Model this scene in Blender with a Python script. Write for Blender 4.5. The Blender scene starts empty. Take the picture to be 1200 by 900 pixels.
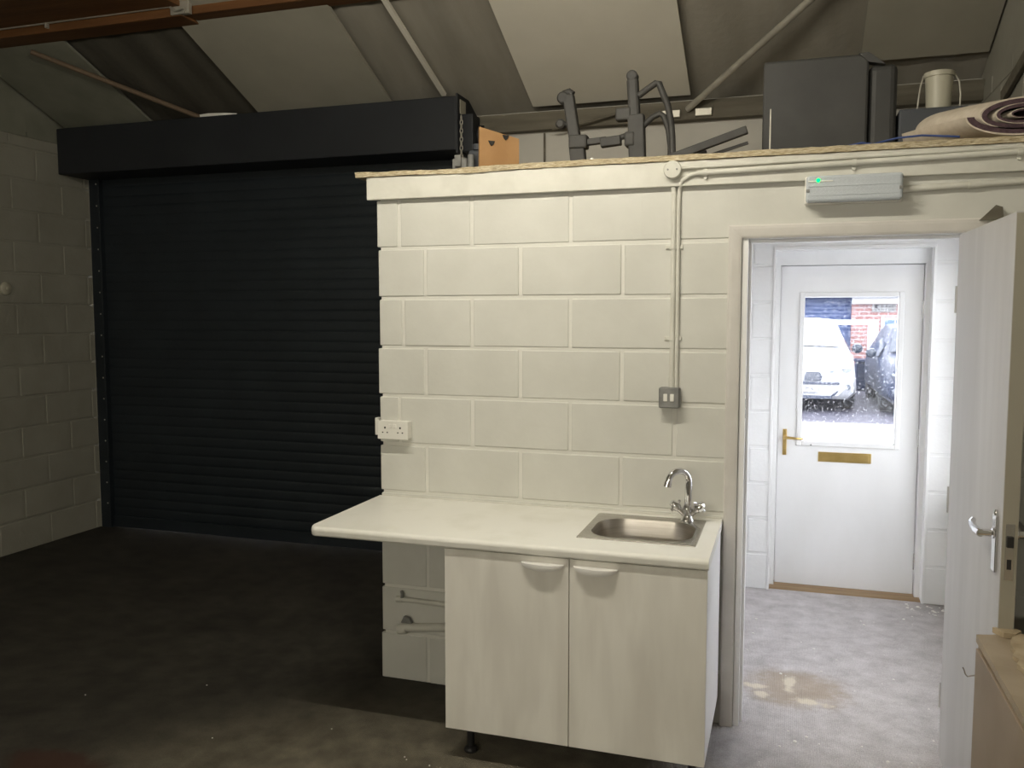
import bpy, bmesh, math, random
from mathutils import Vector, Matrix
random.seed(7)
S = bpy.context.scene
COL = S.collection
PI = math.pi

# ------------------------------------------------------------------ materials
def srgb(r, g, b):
    f = lambda c: (c/255/12.92) if c/255 <= .04045 else ((c/255+.055)/1.055)**2.4
    return (f(r), f(g), f(b), 1)

def new_mat(name):
    m = bpy.data.materials.new(name); m.use_nodes = True
    nt = m.node_tree
    return m, nt, nt.nodes['Principled BSDF']

def N(nt, t, **kw):
    n = nt.nodes.new(t)
    for k, v in kw.items(): setattr(n, k, v)
    return n

def plain(name, col, rough=.5, metal=0., spec=.5):
    m, nt, b = new_mat(name)
    b.inputs['Base Color'].default_value = (*col[:3], 1)
    b.inputs['Roughness'].default_value = rough
    b.inputs['Metallic'].default_value = metal
    b.inputs['Specular IOR Level'].default_value = spec
    return m

def coords(nt, scale=(1, 1, 1), rot=(0, 0, 0)):
    g = N(nt, 'ShaderNodeNewGeometry'); mp = N(nt, 'ShaderNodeMapping')
    mp.inputs['Scale'].default_value = scale; mp.inputs['Rotation'].default_value = rot
    nt.links.new(g.outputs['Position'], mp.inputs['Vector'])
    return mp.outputs['Vector']

def noise(nt, vec, scale, detail=4, rough=.55, dist=0.):
    n = N(nt, 'ShaderNodeTexNoise')
    n.inputs['Scale'].default_value = scale; n.inputs['Detail'].default_value = detail
    n.inputs['Roughness'].default_value = rough; n.inputs['Distortion'].default_value = dist
    nt.links.new(vec, n.inputs['Vector'])
    return n.outputs['Fac']

def ramp(nt, fac, stops):
    r = N(nt, 'ShaderNodeValToRGB'); e = r.color_ramp.elements
    while len(e) < len(stops): e.new(.5)
    for i, (p, c) in enumerate(stops):
        e[i].position = p; e[i].color = c if len(c) == 4 else (*c, 1)
    nt.links.new(fac, r.inputs['Fac'])
    return r.outputs['Color']

def mix(nt, fac, a, b, mode='MIX'):
    n = N(nt, 'ShaderNodeMix', data_type='RGBA', blend_type=mode)
    for sock, v in ((n.inputs[0], fac), (n.inputs[6], a), (n.inputs[7], b)):
        if isinstance(v, (int, float)): sock.default_value = v
        elif isinstance(v, tuple): sock.default_value = v if len(v) == 4 else (*v, 1)
        else: nt.links.new(v, sock)
    return n.outputs[2]

def math_(nt, op, a, b=None, clamp=False):
    n = N(nt, 'ShaderNodeMath', operation=op, use_clamp=clamp)
    for s, v in ((n.inputs[0], a), (n.inputs[1], b)):
        if v is None: continue
        if isinstance(v, (int, float)): s.default_value = v
        else: nt.links.new(v, s)
    return n.outputs[0]

def bump(nt, b, h, strength=.2, dist=.01):
    n = N(nt, 'ShaderNodeBump')
    n.inputs['Strength'].default_value = strength; n.inputs['Distance'].default_value = dist
    nt.links.new(h, n.inputs['Height']); nt.links.new(n.outputs['Normal'], b.inputs['Normal'])

def varied(name, c1, c2, scale=4., rough=.6, bscale=60., bstr=.15, bdist=.004, stretch=(1, 1, 1), metal=0., lo=.35, hi=.65, spec=.4):
    m, nt, b = new_mat(name)
    v = coords(nt, stretch)
    nt.links.new(ramp(nt, noise(nt, v, scale), [(lo, c1), (hi, c2)]), b.inputs['Base Color'])
    b.inputs['Roughness'].default_value = rough; b.inputs['Metallic'].default_value = metal
    b.inputs['Specular IOR Level'].default_value = spec
    if bstr: bump(nt, b, noise(nt, coords(nt), bscale, 5), bstr, bdist)
    return m

def emit(name, col, strength):
    m = bpy.data.materials.new(name); m.use_nodes = True; nt = m.node_tree
    nt.nodes.remove(nt.nodes['Principled BSDF'])
    e = N(nt, 'ShaderNodeEmission'); e.inputs['Color'].default_value = (*col, 1); e.inputs['Strength'].default_value = strength
    nt.links.new(e.outputs[0], nt.nodes['Material Output'].inputs['Surface'])
    return m

M = {}
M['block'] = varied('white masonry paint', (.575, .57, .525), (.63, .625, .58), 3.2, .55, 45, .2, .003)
M['mortar'] = varied('thickly painted mortar', (.66, .65, .60), (.70, .69, .64), 6, .5, 60, .3, .003)
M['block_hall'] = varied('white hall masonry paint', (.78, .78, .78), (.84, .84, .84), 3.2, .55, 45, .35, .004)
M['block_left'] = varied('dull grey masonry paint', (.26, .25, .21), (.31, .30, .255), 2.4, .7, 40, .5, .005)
M['upper'] = varied('unpainted pale wall', (.44, .425, .385), (.52, .50, .455), 1.6, .8, 30, .2)
M['gable'] = varied('drab board', (.19, .19, .15), (.24, .24, .195), 3, .8, 30, .3)
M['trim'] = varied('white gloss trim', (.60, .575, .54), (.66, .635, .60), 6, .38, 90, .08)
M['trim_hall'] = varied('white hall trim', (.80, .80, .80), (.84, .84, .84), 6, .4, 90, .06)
M['door'] = varied('white door paint', (.78, .78, .78), (.84, .84, .85), 2.5, .42, 70, .1, .003, (1, 1, .4))
M['leaf'] = varied('brushed door primer', (.44, .43, .425), (.53, .52, .515), 6, .5, 120, .1, .002, (1, 1, .12), lo=.36, hi=.66)
M['leaf_edge'] = plain('door edge paint', (.36, .335, .27), .5)
M['worktop'] = varied('white laminate', (.74, .73, .67), (.80, .79, .74), 5, .38, 200, .03, lo=.3, hi=.5)
M['steel'] = varied('brushed stainless steel', (.50, .48, .45), (.62, .60, .56), 3, .27, 300, .06, .001, (1, 30, 1), 1.)
M['steel_bowl'] = varied('brushed steel bowl', (.46, .43, .39), (.56, .53, .49), 3, .34, 300, .06, .001, (1, 1, 30), 1.)
M['chrome'] = plain('chrome', (.78, .78, .80), .09, 1.)
M['chrome_dull'] = plain('satin chrome', (.70, .69, .68), .24, 1.)
M['alu'] = plain('silver grey handle', (.90, .89, .87), .25, .15)
M['brass'] = varied('brass', (.58, .40, .14), (.70, .52, .22), 6, .32, 100, .05, .001, (1, 1, 1), 1.)
M['black_plastic'] = plain('black plastic', (.015, .015, .016), .45)
M['white_plastic'] = plain('white plastic', (.76, .745, .69), .35)
M['grey_metal'] = varied('grey metalclad', (.17, .17, .165), (.24, .24, .23), 20, .5, 80, .1)
M['pipe_paint'] = varied('painted conduit', (.58, .57, .51), (.65, .64, .58), 8, .45, 60, .15)
M['carcass'] = plain('white carcass board', (.86, .86, .87), .4)
M['dark'] = plain('dark hole', (.02, .018, .016), .8)
M['osb_top'] = varied('chipboard face', (.25, .19, .11), (.36, .29, .18), 20, .85, 60, .4)
M['navy'] = varied('navy coated steel', (.0085, .0125, .0165), (.012, .017, .022), 3, .5, 80, .05)
M['navy_hood'] = varied('navy hood steel', (.0105, .0122, .0155), (.0145, .0165, .0205), 3, .55, 80, .05)
M['sheet'] = varied('grey fibre cement sheet', (.24, .222, .185), (.29, .27, .23), 2.0, .9, 20, .3, .01, (3, .5, 1))
M['sheet_shaded'] = varied('shaded sheet', (.060, .054, .042), (.085, .077, .060), 2.0, .9, 20, .3, .01, (3, .5, 1))  # shade of the gable bay put into the sheet colour
M['board'] = varied('pale roof board', (.58, .555, .48), (.63, .60, .525), 2.0, .8, 40, .15, .003)  # lit copy: the glow at mid roof is painted into the base
M['board_shaded'] = varied('shaded roof board', (.30, .285, .235), (.35, .33, .275), 2.0, .8, 40, .15, .003)  # same boards with the dimmer light painted into the base
M['beam'] = varied('red brown timber beam', (.11, .045, .013), (.16, .07, .022), 5, .6, 40, .3, .005, (.2, 3, 3))
M['dark_timber'] = varied('dark timber', (.09, .08, .06), (.14, .125, .095), 6, .8, 40, .3, .005, (.3, 3, 3))
M['galv'] = varied('galvanised metal', (.40, .38, .33), (.50, .48, .42), 12, .45, 60, .1, .001, (1, 1, 1), .5)
M['rod_brown'] = plain('rusty rod', (.14, .095, .06), .7)
M['black_steel'] = varied('dull black steel', (.035, .034, .032), (.055, .053, .05), 6, .6, 60, .1)
M['black_box'] = varied('black vinyl box', (.032, .032, .031), (.046, .046, .044), 4, .6, 150, .2, .001)
M['blue_grey'] = plain('blue grey card', (.055, .06, .07), .7)
M['tub'] = plain('cream plastic tub', (.42, .40, .32), .45)
M['cardboard'] = varied('tan board', (.36, .20, .085), (.42, .245, .11), 6, .8, 60, .15)
M['carpet_back'] = varied('cream carpet backing', (.52, .45, .36), (.60, .53, .44), 30, .95, 200, .5, .003)
M['carpet_pile'] = varied('purple carpet pile', (.055, .032, .040), (.10, .062, .072), 60, .95, 250, .7, .004)
M['blue_cable'] = plain('blue cable', (.03, .06, .20), .5)
M['cupboard'] = varied('beige cupboard board', (.24, .18, .12), (.29, .22, .15), 3, .6, 80, .1)
M['cupboard_top'] = varied('tan board top', (.30, .24, .165), (.36, .29, .205), 8, .7, 60, .15)
M['plaster'] = varied('broken plasterboard', (.33, .26, .165), (.46, .37, .25), 14, .9, 50, .5)
M['crumb'] = plain('white plaster crumb', (.82, .80, .76), .9)
M['oak'] = varied('wood threshold', (.26, .17, .09), (.34, .23, .13), 10, .6, 60, .2, .003, (.3, 4, 4))
M['tyre'] = plain('tyre rubber', (.03, .03, .035), .8)
M['car_white'] = plain('white car paint', (.34, .35, .37), .3)
M['car_dark'] = plain('dark blue car paint', (.014, .022, .05), .35, 0, .2)
M['car_glass'] = plain('car glass', (.03, .04, .06), .1, 0, .4)
M['car_glass_pale'] = plain('windscreen with painted sky sheen', (.30, .32, .36), .12, 0, .8)  # sky reflection painted in as a pale base
M['lamp_glass'] = plain('headlamp glass', (.14, .16, .19), .15)
M['grille'] = plain('dark grille', (.05, .06, .09), .4)
M['alloy'] = plain('alloy wheel', (.35, .37, .40), .35, .6)
M['white_ext'] = plain('white exterior paint', (.50, .51, .53), .5)
M['render_pale'] = varied('pale soffit', (.6, .62, .68), (.7, .72, .78), 3, .7)
M['win_blue'] = plain('blue window glass', (.10, .16, .30), .1)
M['sign_grey'] = plain('grey sign', (.22, .22, .22), .5)
M['sign_ink'] = plain('sign ink', (.03, .03, .04), .6)
M['tarmac'] = varied('wet tarmac', (.030, .030, .044), (.062, .060, .084), 7, .6, 80, .4, .01, (1, 1, 1))
M['paving'] = varied('pale concrete paving', (.24, .24, .25), (.30, .30, .31), 1.2, .8, 40, .2)
M['fluor'] = emit('fluorescent tube', (1., .935, .79), 315)
M['fluor_fill'] = emit('fill fluorescent tube', (1., .935, .79), 265)  # tubes added behind the viewer as fill for the partition and cabinet
M['led'] = emit('green indicator', (.0, 1., .12), 3.5)

def brick_mat(name, c1, c2, mortar, scale):
    m, nt, b = new_mat(name)
    v = coords(nt, (1, 1, 1), (PI/2, 0, 0))
    br = N(nt, 'ShaderNodeTexBrick')
    br.inputs['Scale'].default_value = scale
    br.inputs['Color1'].default_value = (*c1, 1); br.inputs['Color2'].default_value = (*c2, 1); br.inputs['Mortar'].default_value = (*mortar, 1)
    br.inputs['Brick Width'].default_value = .225; br.inputs['Row Height'].default_value = .10; br.inputs['Mortar Size'].default_value = .014
    nt.links.new(v, br.inputs['Vector']); nt.links.new(br.outputs['Color'], b.inputs['Base Color'])
    b.inputs['Roughness'].default_value = .8
    return m
M['blue_brick'] = brick_mat('blue painted brick', (.018, .040, .12), (.034, .060, .16), (.11, .14, .23), 1)
M['red_brick'] = brick_mat('red brick', (.22, .105, .10), (.28, .145, .135), (.33, .30, .31), 1)

def osb_edge():
    m, nt, b = new_mat('rough chipboard edge')
    v = coords(nt, (1, 1, 6))
    c = ramp(nt, noise(nt, v, 45, 5), [(.30, (.40, .30, .17)), (.5, (.62, .52, .34)), (.68, (.78, .70, .54))])
    nt.links.new(c, b.inputs['Base Color']); b.inputs['Roughness'].default_value = .9
    bump(nt, b, noise(nt, v, 60, 5), .8, .01)
    return m
M['osb_edge'] = osb_edge()

def cab_door():
    m, nt, b = new_mat('roller painted cabinet door')
    v = coords(nt, (1.6, 1, .32))
    a = ramp(nt, noise(nt, v, 5.0, 3, .5, .3), [(.36, (.73, .705, .65)), (.62, (.85, .83, .775))])
    w = ramp(nt, noise(nt, coords(nt, (1, 1, .5)), 2.6, 2), [(.4, (.91, .91, .91)), (.62, (1, 1, 1))])
    nt.links.new(mix(nt, 1., a, w, 'MULTIPLY'), b.inputs['Base Color'])
    b.inputs['Roughness'].default_value = .42
    bump(nt, b, noise(nt, coords(nt), 120, 3), .06, .002)
    return m
M['cab_door'] = cab_door()

def dist_mask(nt, cx, cy, rx, ry, r0, r1, nz=None, nzamt=0.):
    """1 inside an elliptical patch of the floor, 0 outside, with a ragged border"""
    g = N(nt, 'ShaderNodeNewGeometry'); s = N(nt, 'ShaderNodeSeparateXYZ'); nt.links.new(g.outputs['Position'], s.inputs[0])
    dx = math_(nt, 'DIVIDE', math_(nt, 'SUBTRACT', s.outputs[0], cx), rx)
    dy = math_(nt, 'DIVIDE', math_(nt, 'SUBTRACT', s.outputs[1], cy), ry)
    d = math_(nt, 'SQRT', math_(nt, 'ADD', math_(nt, 'MULTIPLY', dx, dx), math_(nt, 'MULTIPLY', dy, dy)))
    if nz is not None: d = math_(nt, 'ADD', d, math_(nt, 'MULTIPLY', math_(nt, 'SUBTRACT', nz, .5), nzamt))
    mr = N(nt, 'ShaderNodeMapRange', interpolation_type='SMOOTHSTEP')
    mr.inputs['From Min'].default_value = r0; mr.inputs['From Max'].default_value = r1
    mr.inputs['To Min'].default_value = 1; mr.inputs['To Max'].default_value = 0
    nt.links.new(d, mr.inputs['Value'])
    return mr.outputs['Result']

def floor_mat():
    m, nt, b = new_mat('ribbed grey brown carpet')
    v = coords(nt)
    n1 = noise(nt, v, 2.2, 5, .6); n2 = noise(nt, v, 9, 6, .65); n3 = noise(nt, v, 160, 3, .7)
    base = ramp(nt, n1, [(.34, (.024, .0215, .0165)), (.66, (.044, .040, .031))])
    base = mix(nt, .55, base, ramp(nt, n2, [(.35, (.5, .5, .5)), (.65, (1.25, 1.22, 1.2))]), 'MULTIPLY')
    base = mix(nt, .5, base, ramp(nt, n3, [(.3, (.6, .6, .6)), (.7, (1.4, 1.4, 1.4))]), 'MULTIPLY')
    lamp_pool = dist_mask(nt, .8, -1.5, 1.6, 1.4, .62, 1.2, n1, .35)  # pool of lamp light painted into the carpet colour
    base = mix(nt, lamp_pool, base, mix(nt, 1., base, (4.6, 4.55, 4.4, 1), 'MULTIPLY'))
    dust_daylight = ramp(nt, n2, [(.3, (.40, .375, .37)), (.7, (.62, .585, .59))])  # pale dust tone that also paints in daylight spilling from the hall
    dust_daylight = mix(nt, .6, dust_daylight, ramp(nt, n3, [(.3, (.62, .62, .62)), (.7, (1.3, 1.3, 1.3))]), 'MULTIPLY')
    daylight_spill = dist_mask(nt, 2.05, 1.0, 1.0, 1.9, .62, 1.12, n1, .35)
    c = mix(nt, daylight_spill, base, dust_daylight)
    brown = dist_mask(nt, 1.86, .46, .30, .26, .45, 1., n2, 1.0)
    c = mix(nt, math_(nt, 'MULTIPLY', brown, .6), c, (.36, .27, .17, 1))
    for cx, cy, rx, ry in ((1.70, .44, .09, .06), (1.84, .50, .05, .13), (1.93, .33, .11, .06), (1.72, .36, .05, .05)):
        res = dist_mask(nt, cx, cy, rx, ry, .35, .8, n2, 2.2)
        c = mix(nt, math_(nt, 'MULTIPLY', res, .8), c, (.74, .68, .56, 1))
    rust = dist_mask(nt, -.86, -1.12, .26, .12, .6, 1., n2, .9)
    c = mix(nt, math_(nt, 'MULTIPLY', rust, .75), c, (.045, .017, .010, 1))
    nt.links.new(c, b.inputs['Base Color'])
    b.inputs['Roughness'].default_value = .78; b.inputs['Specular IOR Level'].default_value = .3
    w = N(nt, 'ShaderNodeTexWave', wave_type='BANDS', bands_direction='X')
    w.inputs['Scale'].default_value = 52; w.inputs['Distortion'].default_value = .6; w.inputs['Detail'].default_value = 1
    nt.links.new(v, w.inputs['Vector'])
    bump(nt, b, math_(nt, 'ADD', math_(nt, 'MULTIPLY', w.outputs['Fac'], .5), n3), .55, .006)
    return m
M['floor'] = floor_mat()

def pane_mat():
    m = bpy.data.materials.new('dirty window glass'); m.use_nodes = True; nt = m.node_tree
    nt.nodes.remove(nt.nodes['Principled BSDF'])
    tr = N(nt, 'ShaderNodeBsdfTransparent'); tr.inputs['Color'].default_value = (.94, .96, .97, 1)
    gl = N(nt, 'ShaderNodeBsdfGlossy'); gl.inputs['Roughness'].default_value = .03
    fr = N(nt, 'ShaderNodeFresnel'); fr.inputs['IOR'].default_value = 1.45
    a = N(nt, 'ShaderNodeMixShader'); nt.links.new(fr.outputs[0], a.inputs[0]); nt.links.new(tr.outputs[0], a.inputs[1]); nt.links.new(gl.outputs[0], a.inputs[2])
    d = N(nt, 'ShaderNodeBsdfTranslucent'); d.inputs['Color'].default_value = (.85, .87, .9, 1)
    v = coords(nt)
    sp = ramp(nt, noise(nt, v, 62, 3, .7), [(.59, (0, 0, 0)), (.68, (1, 1, 1))])
    film = math_(nt, 'MULTIPLY', noise(nt, v, 5, 4), .02)
    f = math_(nt, 'ADD', math_(nt, 'MULTIPLY', sp, .30), film, True)
    o = N(nt, 'ShaderNodeMixShader'); nt.links.new(f, o.inputs[0]); nt.links.new(a.outputs[0], o.inputs[1]); nt.links.new(d.outputs[0], o.inputs[2])
    nt.links.new(o.outputs[0], nt.nodes['Material Output'].inputs['Surface'])
    return m
M['pane'] = pane_mat()

def clear_mat():
    m = bpy.data.materials.new('clear window glass'); m.use_nodes = True; nt = m.node_tree
    nt.nodes.remove(nt.nodes['Principled BSDF'])
    tr = N(nt, 'ShaderNodeBsdfTransparent'); tr.inputs['Color'].default_value = (.92, .94, .94, 1)
    gl = N(nt, 'ShaderNodeBsdfGlossy'); gl.inputs['Roughness'].default_value = .03
    a = N(nt, 'ShaderNodeMixShader'); a.inputs[0].default_value = .06
    nt.links.new(tr.outputs[0], a.inputs[1]); nt.links.new(gl.outputs[0], a.inputs[2]); nt.links.new(a.outputs[0], nt.nodes['Material Output'].inputs['Surface'])
    return m
M['clear'] = clear_mat()

def diffuser_mat():
    m, nt, b = new_mat('prismatic diffuser')
    b.inputs['Base Color'].default_value = (.52, .56, .60, 1); b.inputs['Roughness'].default_value = .25
    ck = N(nt, 'ShaderNodeTexChecker'); ck.inputs['Scale'].default_value = 90
    nt.links.new(coords(nt, (1, 1, 1), (0, PI/4, 0)), ck.inputs['Vector'])
    bump(nt, b, ck.outputs['Fac'], .8, .006)
    return m
M['diffuser'] = diffuser_mat()

# ------------------------------------------------------------------ mesh builder
class MB:
    def __init__(self): self.bm = bmesh.new(); self.slot = 0
    def _merge(self, b2):
        vm = {}
        for v in b2.verts: vm[v.index] = self.bm.verts.new(v.co)
        for f in b2.faces:
            try:
                nf = self.bm.faces.new([vm[v.index] for v in f.verts]); nf.smooth = f.smooth; nf.material_index = self.slot
            except ValueError: pass
        b2.free()
    def box(self, x0, x1, y0, y1, z0, z1, bev=0., seg=2, mat=None):
        b = bmesh.new()
        bmesh.ops.create_cube(b, size=1, matrix=Matrix.Translation(((x0+x1)/2, (y0+y1)/2, (z0+z1)/2)) @ Matrix.Diagonal((x1-x0, y1-y0, z1-z0, 1)))
        if bev: bmesh.ops.bevel(b, geom=b.edges[:], offset=bev, segments=seg, profile=.5, affect='EDGES')
        if mat is not None: bmesh.ops.transform(b, matrix=mat, verts=b.verts[:])
        b.verts.index_update(); self._merge(b); return self
    def bar(self, p, q, w, h, up=(0, 0, 1), bev=0.):
        """rectangular bar from p to q, w across, h along up"""
        p, q = Vector(p), Vector(q); d = (q-p); L = d.length; d.normalize()
        s = d.cross(Vector(up)).normalized(); u = s.cross(d).normalized()
        m = Matrix((( s.x, d.x, u.x, 0), (s.y, d.y, u.y, 0), (s.z, d.z, u.z, 0), (0, 0, 0, 1)))
        m = Matrix.Translation((p+q)/2) @ m
        return self.box(-w/2, w/2, -L/2, L/2, -h/2, h/2, bev, 2, m)
    def tube(self, pts, r, seg=14, caps=True):
        pts = [Vector(p) for p in pts]; n = len(pts)
        rr = r if isinstance(r, (list, tuple)) else [r]*n
        t0 = (pts[1]-pts[0]).normalized()
        a = Vector((0, 0, 1)) if abs(t0.z) < .9 else Vector((1, 0, 0))
        u = t0.cross(a).normalized(); rings = []
        for i, p in enumerate(pts):
            t = (pts[min(i+1, n-1)]-pts[max(i-1, 0)]).normalized()
            u = (u - t*u.dot(t)).normalized(); w = t.cross(u)
            rings.append([self.bm.verts.new(p + (u*math.cos(2*PI*k/seg) + w*math.sin(2*PI*k/seg))*rr[i]) for k in range(seg)])
        for i in range(n-1):
            for k in range(seg):
                f = self.bm.faces.new((rings[i][k], rings[i][(k+1) % seg], rings[i+1][(k+1) % seg], rings[i+1][k])); f.smooth = True; f.material_index = self.slot
        if caps:
            for rg in (rings[0][::-1], rings[-1]):
                f = self.bm.faces.new(rg); f.material_index = self.slot
        return self
    def cyl(self, p, q, r, seg=20, r2=None): return self.tube([p, q], [r, r if r2 is None else r2], seg)
    def lathe(self, c, axis, prof, seg=28):
        """prof: (radius, distance along the axis)"""
        c = Vector(c); d = Vector(axis).normalized()
        a = Vector((0, 0, 1)) if abs(d.z) < .9 else Vector((1, 0, 0))
        u = d.cross(a).normalized(); w = d.cross(u); rings = []
        for r, h in prof:
            rings.append([self.bm.verts.new(c + d*h + (u*math.cos(2*PI*k/seg)+w*math.sin(2*PI*k/seg))*max(r, 1e-5)) for k in range(seg)])
        for i in range(len(prof)-1):
            for k in range(seg):
                f = self.bm.faces.new((rings[i][k], rings[i][(k+1) % seg], rings[i+1][(k+1) % seg], rings[i+1][k])); f.smooth = True; f.material_index = self.slot
        for rg in (rings[0][::-1], rings[-1]):
            f = self.bm.faces.new(rg); f.material_index = self.slot
        return self
    def prism(self, pts, vec, smooth=False):
        vec = Vector(vec)
        a = [self.bm.verts.new(p) for p in pts]; b = [self.bm.verts.new(Vector(p)+vec) for p in pts]; n = len(pts)
        for i in range(n):
            f = self.bm.faces.new((a[i], a[(i+1) % n], b[(i+1) % n], b[i])); f.smooth = smooth; f.material_index = self.slot
        for rg in (a[::-1], b):
            f = self.bm.faces.new(rg); f.material_index = self.slot
        return self
    def grid(self, rows, close_u=False, smooth=True):
        vs = [[self.bm.verts.new(p) for p in r] for r in rows]; n = len(rows[0])
        for i in range(len(vs)-1):
            for k in range(n if close_u else n-1):
                f = self.bm.faces.new((vs[i][k], vs[i][(k+1) % n], vs[i+1][(k+1) % n], vs[i+1][k])); f.smooth = smooth; f.material_index = self.slot
        return vs
    def build(self, name, mats, root=None, parent_loc=None):
        bmesh.ops.recalc_face_normals(self.bm, faces=self.bm.faces[:])
        me = bpy.data.meshes.new(name); self.bm.to_mesh(me); self.bm.free()
        for m in (mats if isinstance(mats, (list, tuple)) else [mats]): me.materials.append(m)
        sm = [p.use_smooth for p in me.polygons]
        if any(sm):
            me.set_sharp_from_angle(angle=math.radians(40)); me.polygons.foreach_set('use_smooth', sm)
        o = bpy.data.objects.new(name, me); COL.objects.link(o)
        if root is not None: attach(o, root)
        return o

WORLD = {}
def attach(o, root):
    """parent keeping the place (all meshes are laid out in world coordinates)"""
    o.parent = root; o.matrix_parent_inverse = WORLD.get(root.name, Matrix.Identity(4)).inverted()
def tag(o, label, cat, group=None):
    o['label'] = label; o['category'] = cat
    if group: o['group'] = group
    return o
def thing(name, loc, label, cat, group=None):
    o = bpy.data.objects.new(name, None); o.empty_display_size = .1; COL.objects.link(o); o.location = loc
    WORLD[o.name] = Matrix.Translation(loc)
    return tag(o, label, cat, group)
def struct(o): o['kind'] = 'structure'; return o
def arc(c, a, b, r, t0, t1, n=8):
    """points on a circle in the plane of a and b"""
    c, a, b = Vector(c), Vector(a), Vector(b)
    return [c + a*r*math.cos(t0+(t1-t0)*i/n) + b*r*math.sin(t0+(t1-t0)*i/n) for i in range(n+1)]

# ------------------------------------------------------------------ layout numbers
LX, RX = -3.52, 2.80          # left and right walls of the unit
FY = 1.93                     # inner face of the street wall
BY = -6.5                     # wall behind the viewer
ROOF_Z, SL = 3.05, .4354      # roof height over y = 2 and its slope
RIDGE = -2.25
def roof_z(y): return ROOF_Z + SL*(2-y) if y >= RIDGE else ROOF_Z + SL*(2-RIDGE) - SL*(RIDGE-y)
C9 = .225

# ------------------------------------------------------------------ floor
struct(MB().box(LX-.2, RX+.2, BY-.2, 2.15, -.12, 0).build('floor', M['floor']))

# ------------------------------------------------------------------ block walls
def courses(mb, u0, u1, z0, z1, face, axis, sign, offs, mort=.015, prot=.005, first=0, extra=None):
    """painted blocks standing proud of their mortar; axis 'x': wall runs along x at y=face, 'y': along y at x=face"""
    row = 0; z = z0
    while z < z1-.01:
        zt = min(z+C9, z1)
        s = offs[row % len(offs)]
        edges = [u0]; k = math.floor((u0-s)/.45)+1
        while s+k*.45 < u1-.03:
            if s+k*.45 > u0+.03: edges.append(s+k*.45)
            k += 1
        if extra and row in extra: edges.insert(1, extra[row])
        edges.append(u1)
        for a, b in zip(edges[:-1], edges[1:]):
            j = random.uniform(-.0012, .0012); e0 = random.uniform(-.0012, .0012); e1 = random.uniform(-.0012, .0012)
            aa = a + (mort/2 if a > u0 else random.uniform(-.006, .004)) + e0; bb = b - (mort/2 if b < u1 else 0) + e0
            zz0 = z + (mort/2 if z > 0.001 else 0) + e1; zz1 = zt - mort/2 + e1
            bv = min(.0045, prot*.95)
            d0, d1 = face, face+sign*(prot+j)
            lo, hi = min(d0-sign*.02, d1), max(d0-sign*.02, d1)
            if axis == 'x': mb.box(aa, bb, lo, hi, zz0, zz1, bv, 3)
            else: mb.box(lo, hi, aa, bb, zz0, zz1, bv, 3)
        z = zt; row += 1

# partition between the unit and the little entrance hall, with its door opening
w = MB()
w.slot = 1; w.box(.004, 1.6095, .004, .10, 0, 2.345); w.slot = 0
courses(w, -.008, 1.60, 0, 2.25, .0045, 'x', -1, [.225, 0.0], extra={9: .098, 7: .115, 5: .092})
w.box(1.20, RX, -.0005, .05, 2.05, 2.246, .003)
w.box(1.6005, 2.4355, .006, .0995, 2.049, 2.3445)
w.box(2.4605, RX, .004, .10, 0, 2.345)
courses(w, 2.462, RX, 0, 2.05, .0045, 'x', -1, [.225, 0.0])
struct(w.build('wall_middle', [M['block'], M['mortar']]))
# outer side wall, and an unseen wall added to brighten the hall
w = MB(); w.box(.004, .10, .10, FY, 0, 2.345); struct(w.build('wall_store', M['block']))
w = MB(); w.box(1.36, 1.46, .10, FY, 0, 2.345); struct(w.build('wall_hall_added', M['block_hall']))

# street wall
w = MB()
w.box(-.36, .05, FY, 2.15, 0, 2.345)
w.box(.05, 1.71, FY+.006, 2.15, 0, 2.345)
w.box(2.595, RX+.2, FY+.006, 2.15, 0, 2.345)
w.box(1.70, 2.605, FY+.0, 2.15, 2.125, 2.345)
courses(w, 1.46, 1.712, 0, 2.25, FY+.006, 'x', -1, [.0, .225])
courses(w, 2.593, RX, 0, 2.25, FY+.006, 'x', -1, [.1, .325])
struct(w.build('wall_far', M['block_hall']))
w = MB(); w.box(-3.499, -.36, FY+.095, 2.15, 2.80, 3.05); w.box(-.36, RX+.2, FY, 2.15, 2.3455, 3.05); struct(w.build('wall_far_upper', M['upper']))
w = MB(); w.box(LX-.2, -3.50, FY+.03, 2.15, 0, 3.05); struct(w.build('wall_nib', M['block_left']))

# left wall: painted blocks up to the wall head, drab boarding in the gable above
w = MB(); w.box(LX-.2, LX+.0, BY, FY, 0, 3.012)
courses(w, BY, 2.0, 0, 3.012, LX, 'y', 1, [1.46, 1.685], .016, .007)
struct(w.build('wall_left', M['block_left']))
def gable(mb, x0, x1, z0):
    mb.prism([(x0, 2.15, z0), (x0, 2.15, roof_z(2.15)), (x0, RIDGE, roof_z(RIDGE)), (x0, BY-.2, roof_z(BY-.2)), (x0, BY-.2, z0)], (x1-x0, 0, 0))
w = MB(); gable(w, LX-.2, LX-.012, 3.012)
for i in range(14): w.box(LX-.014, LX-.004, 2.0-.6*(i+1)+.004, 2.0-.6*i-.004, 3.015, max(3.05, roof_z(2.0-.6*i)-.1) if 2.0-.6*i > RIDGE else roof_z(2.0-.6*(i+1))-.1)
struct(w.build('wall_left_gable', M['gable']))
HY0, HY1, HZ0, HZ1 = .20, 1.74, .75, 2.24
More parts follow.
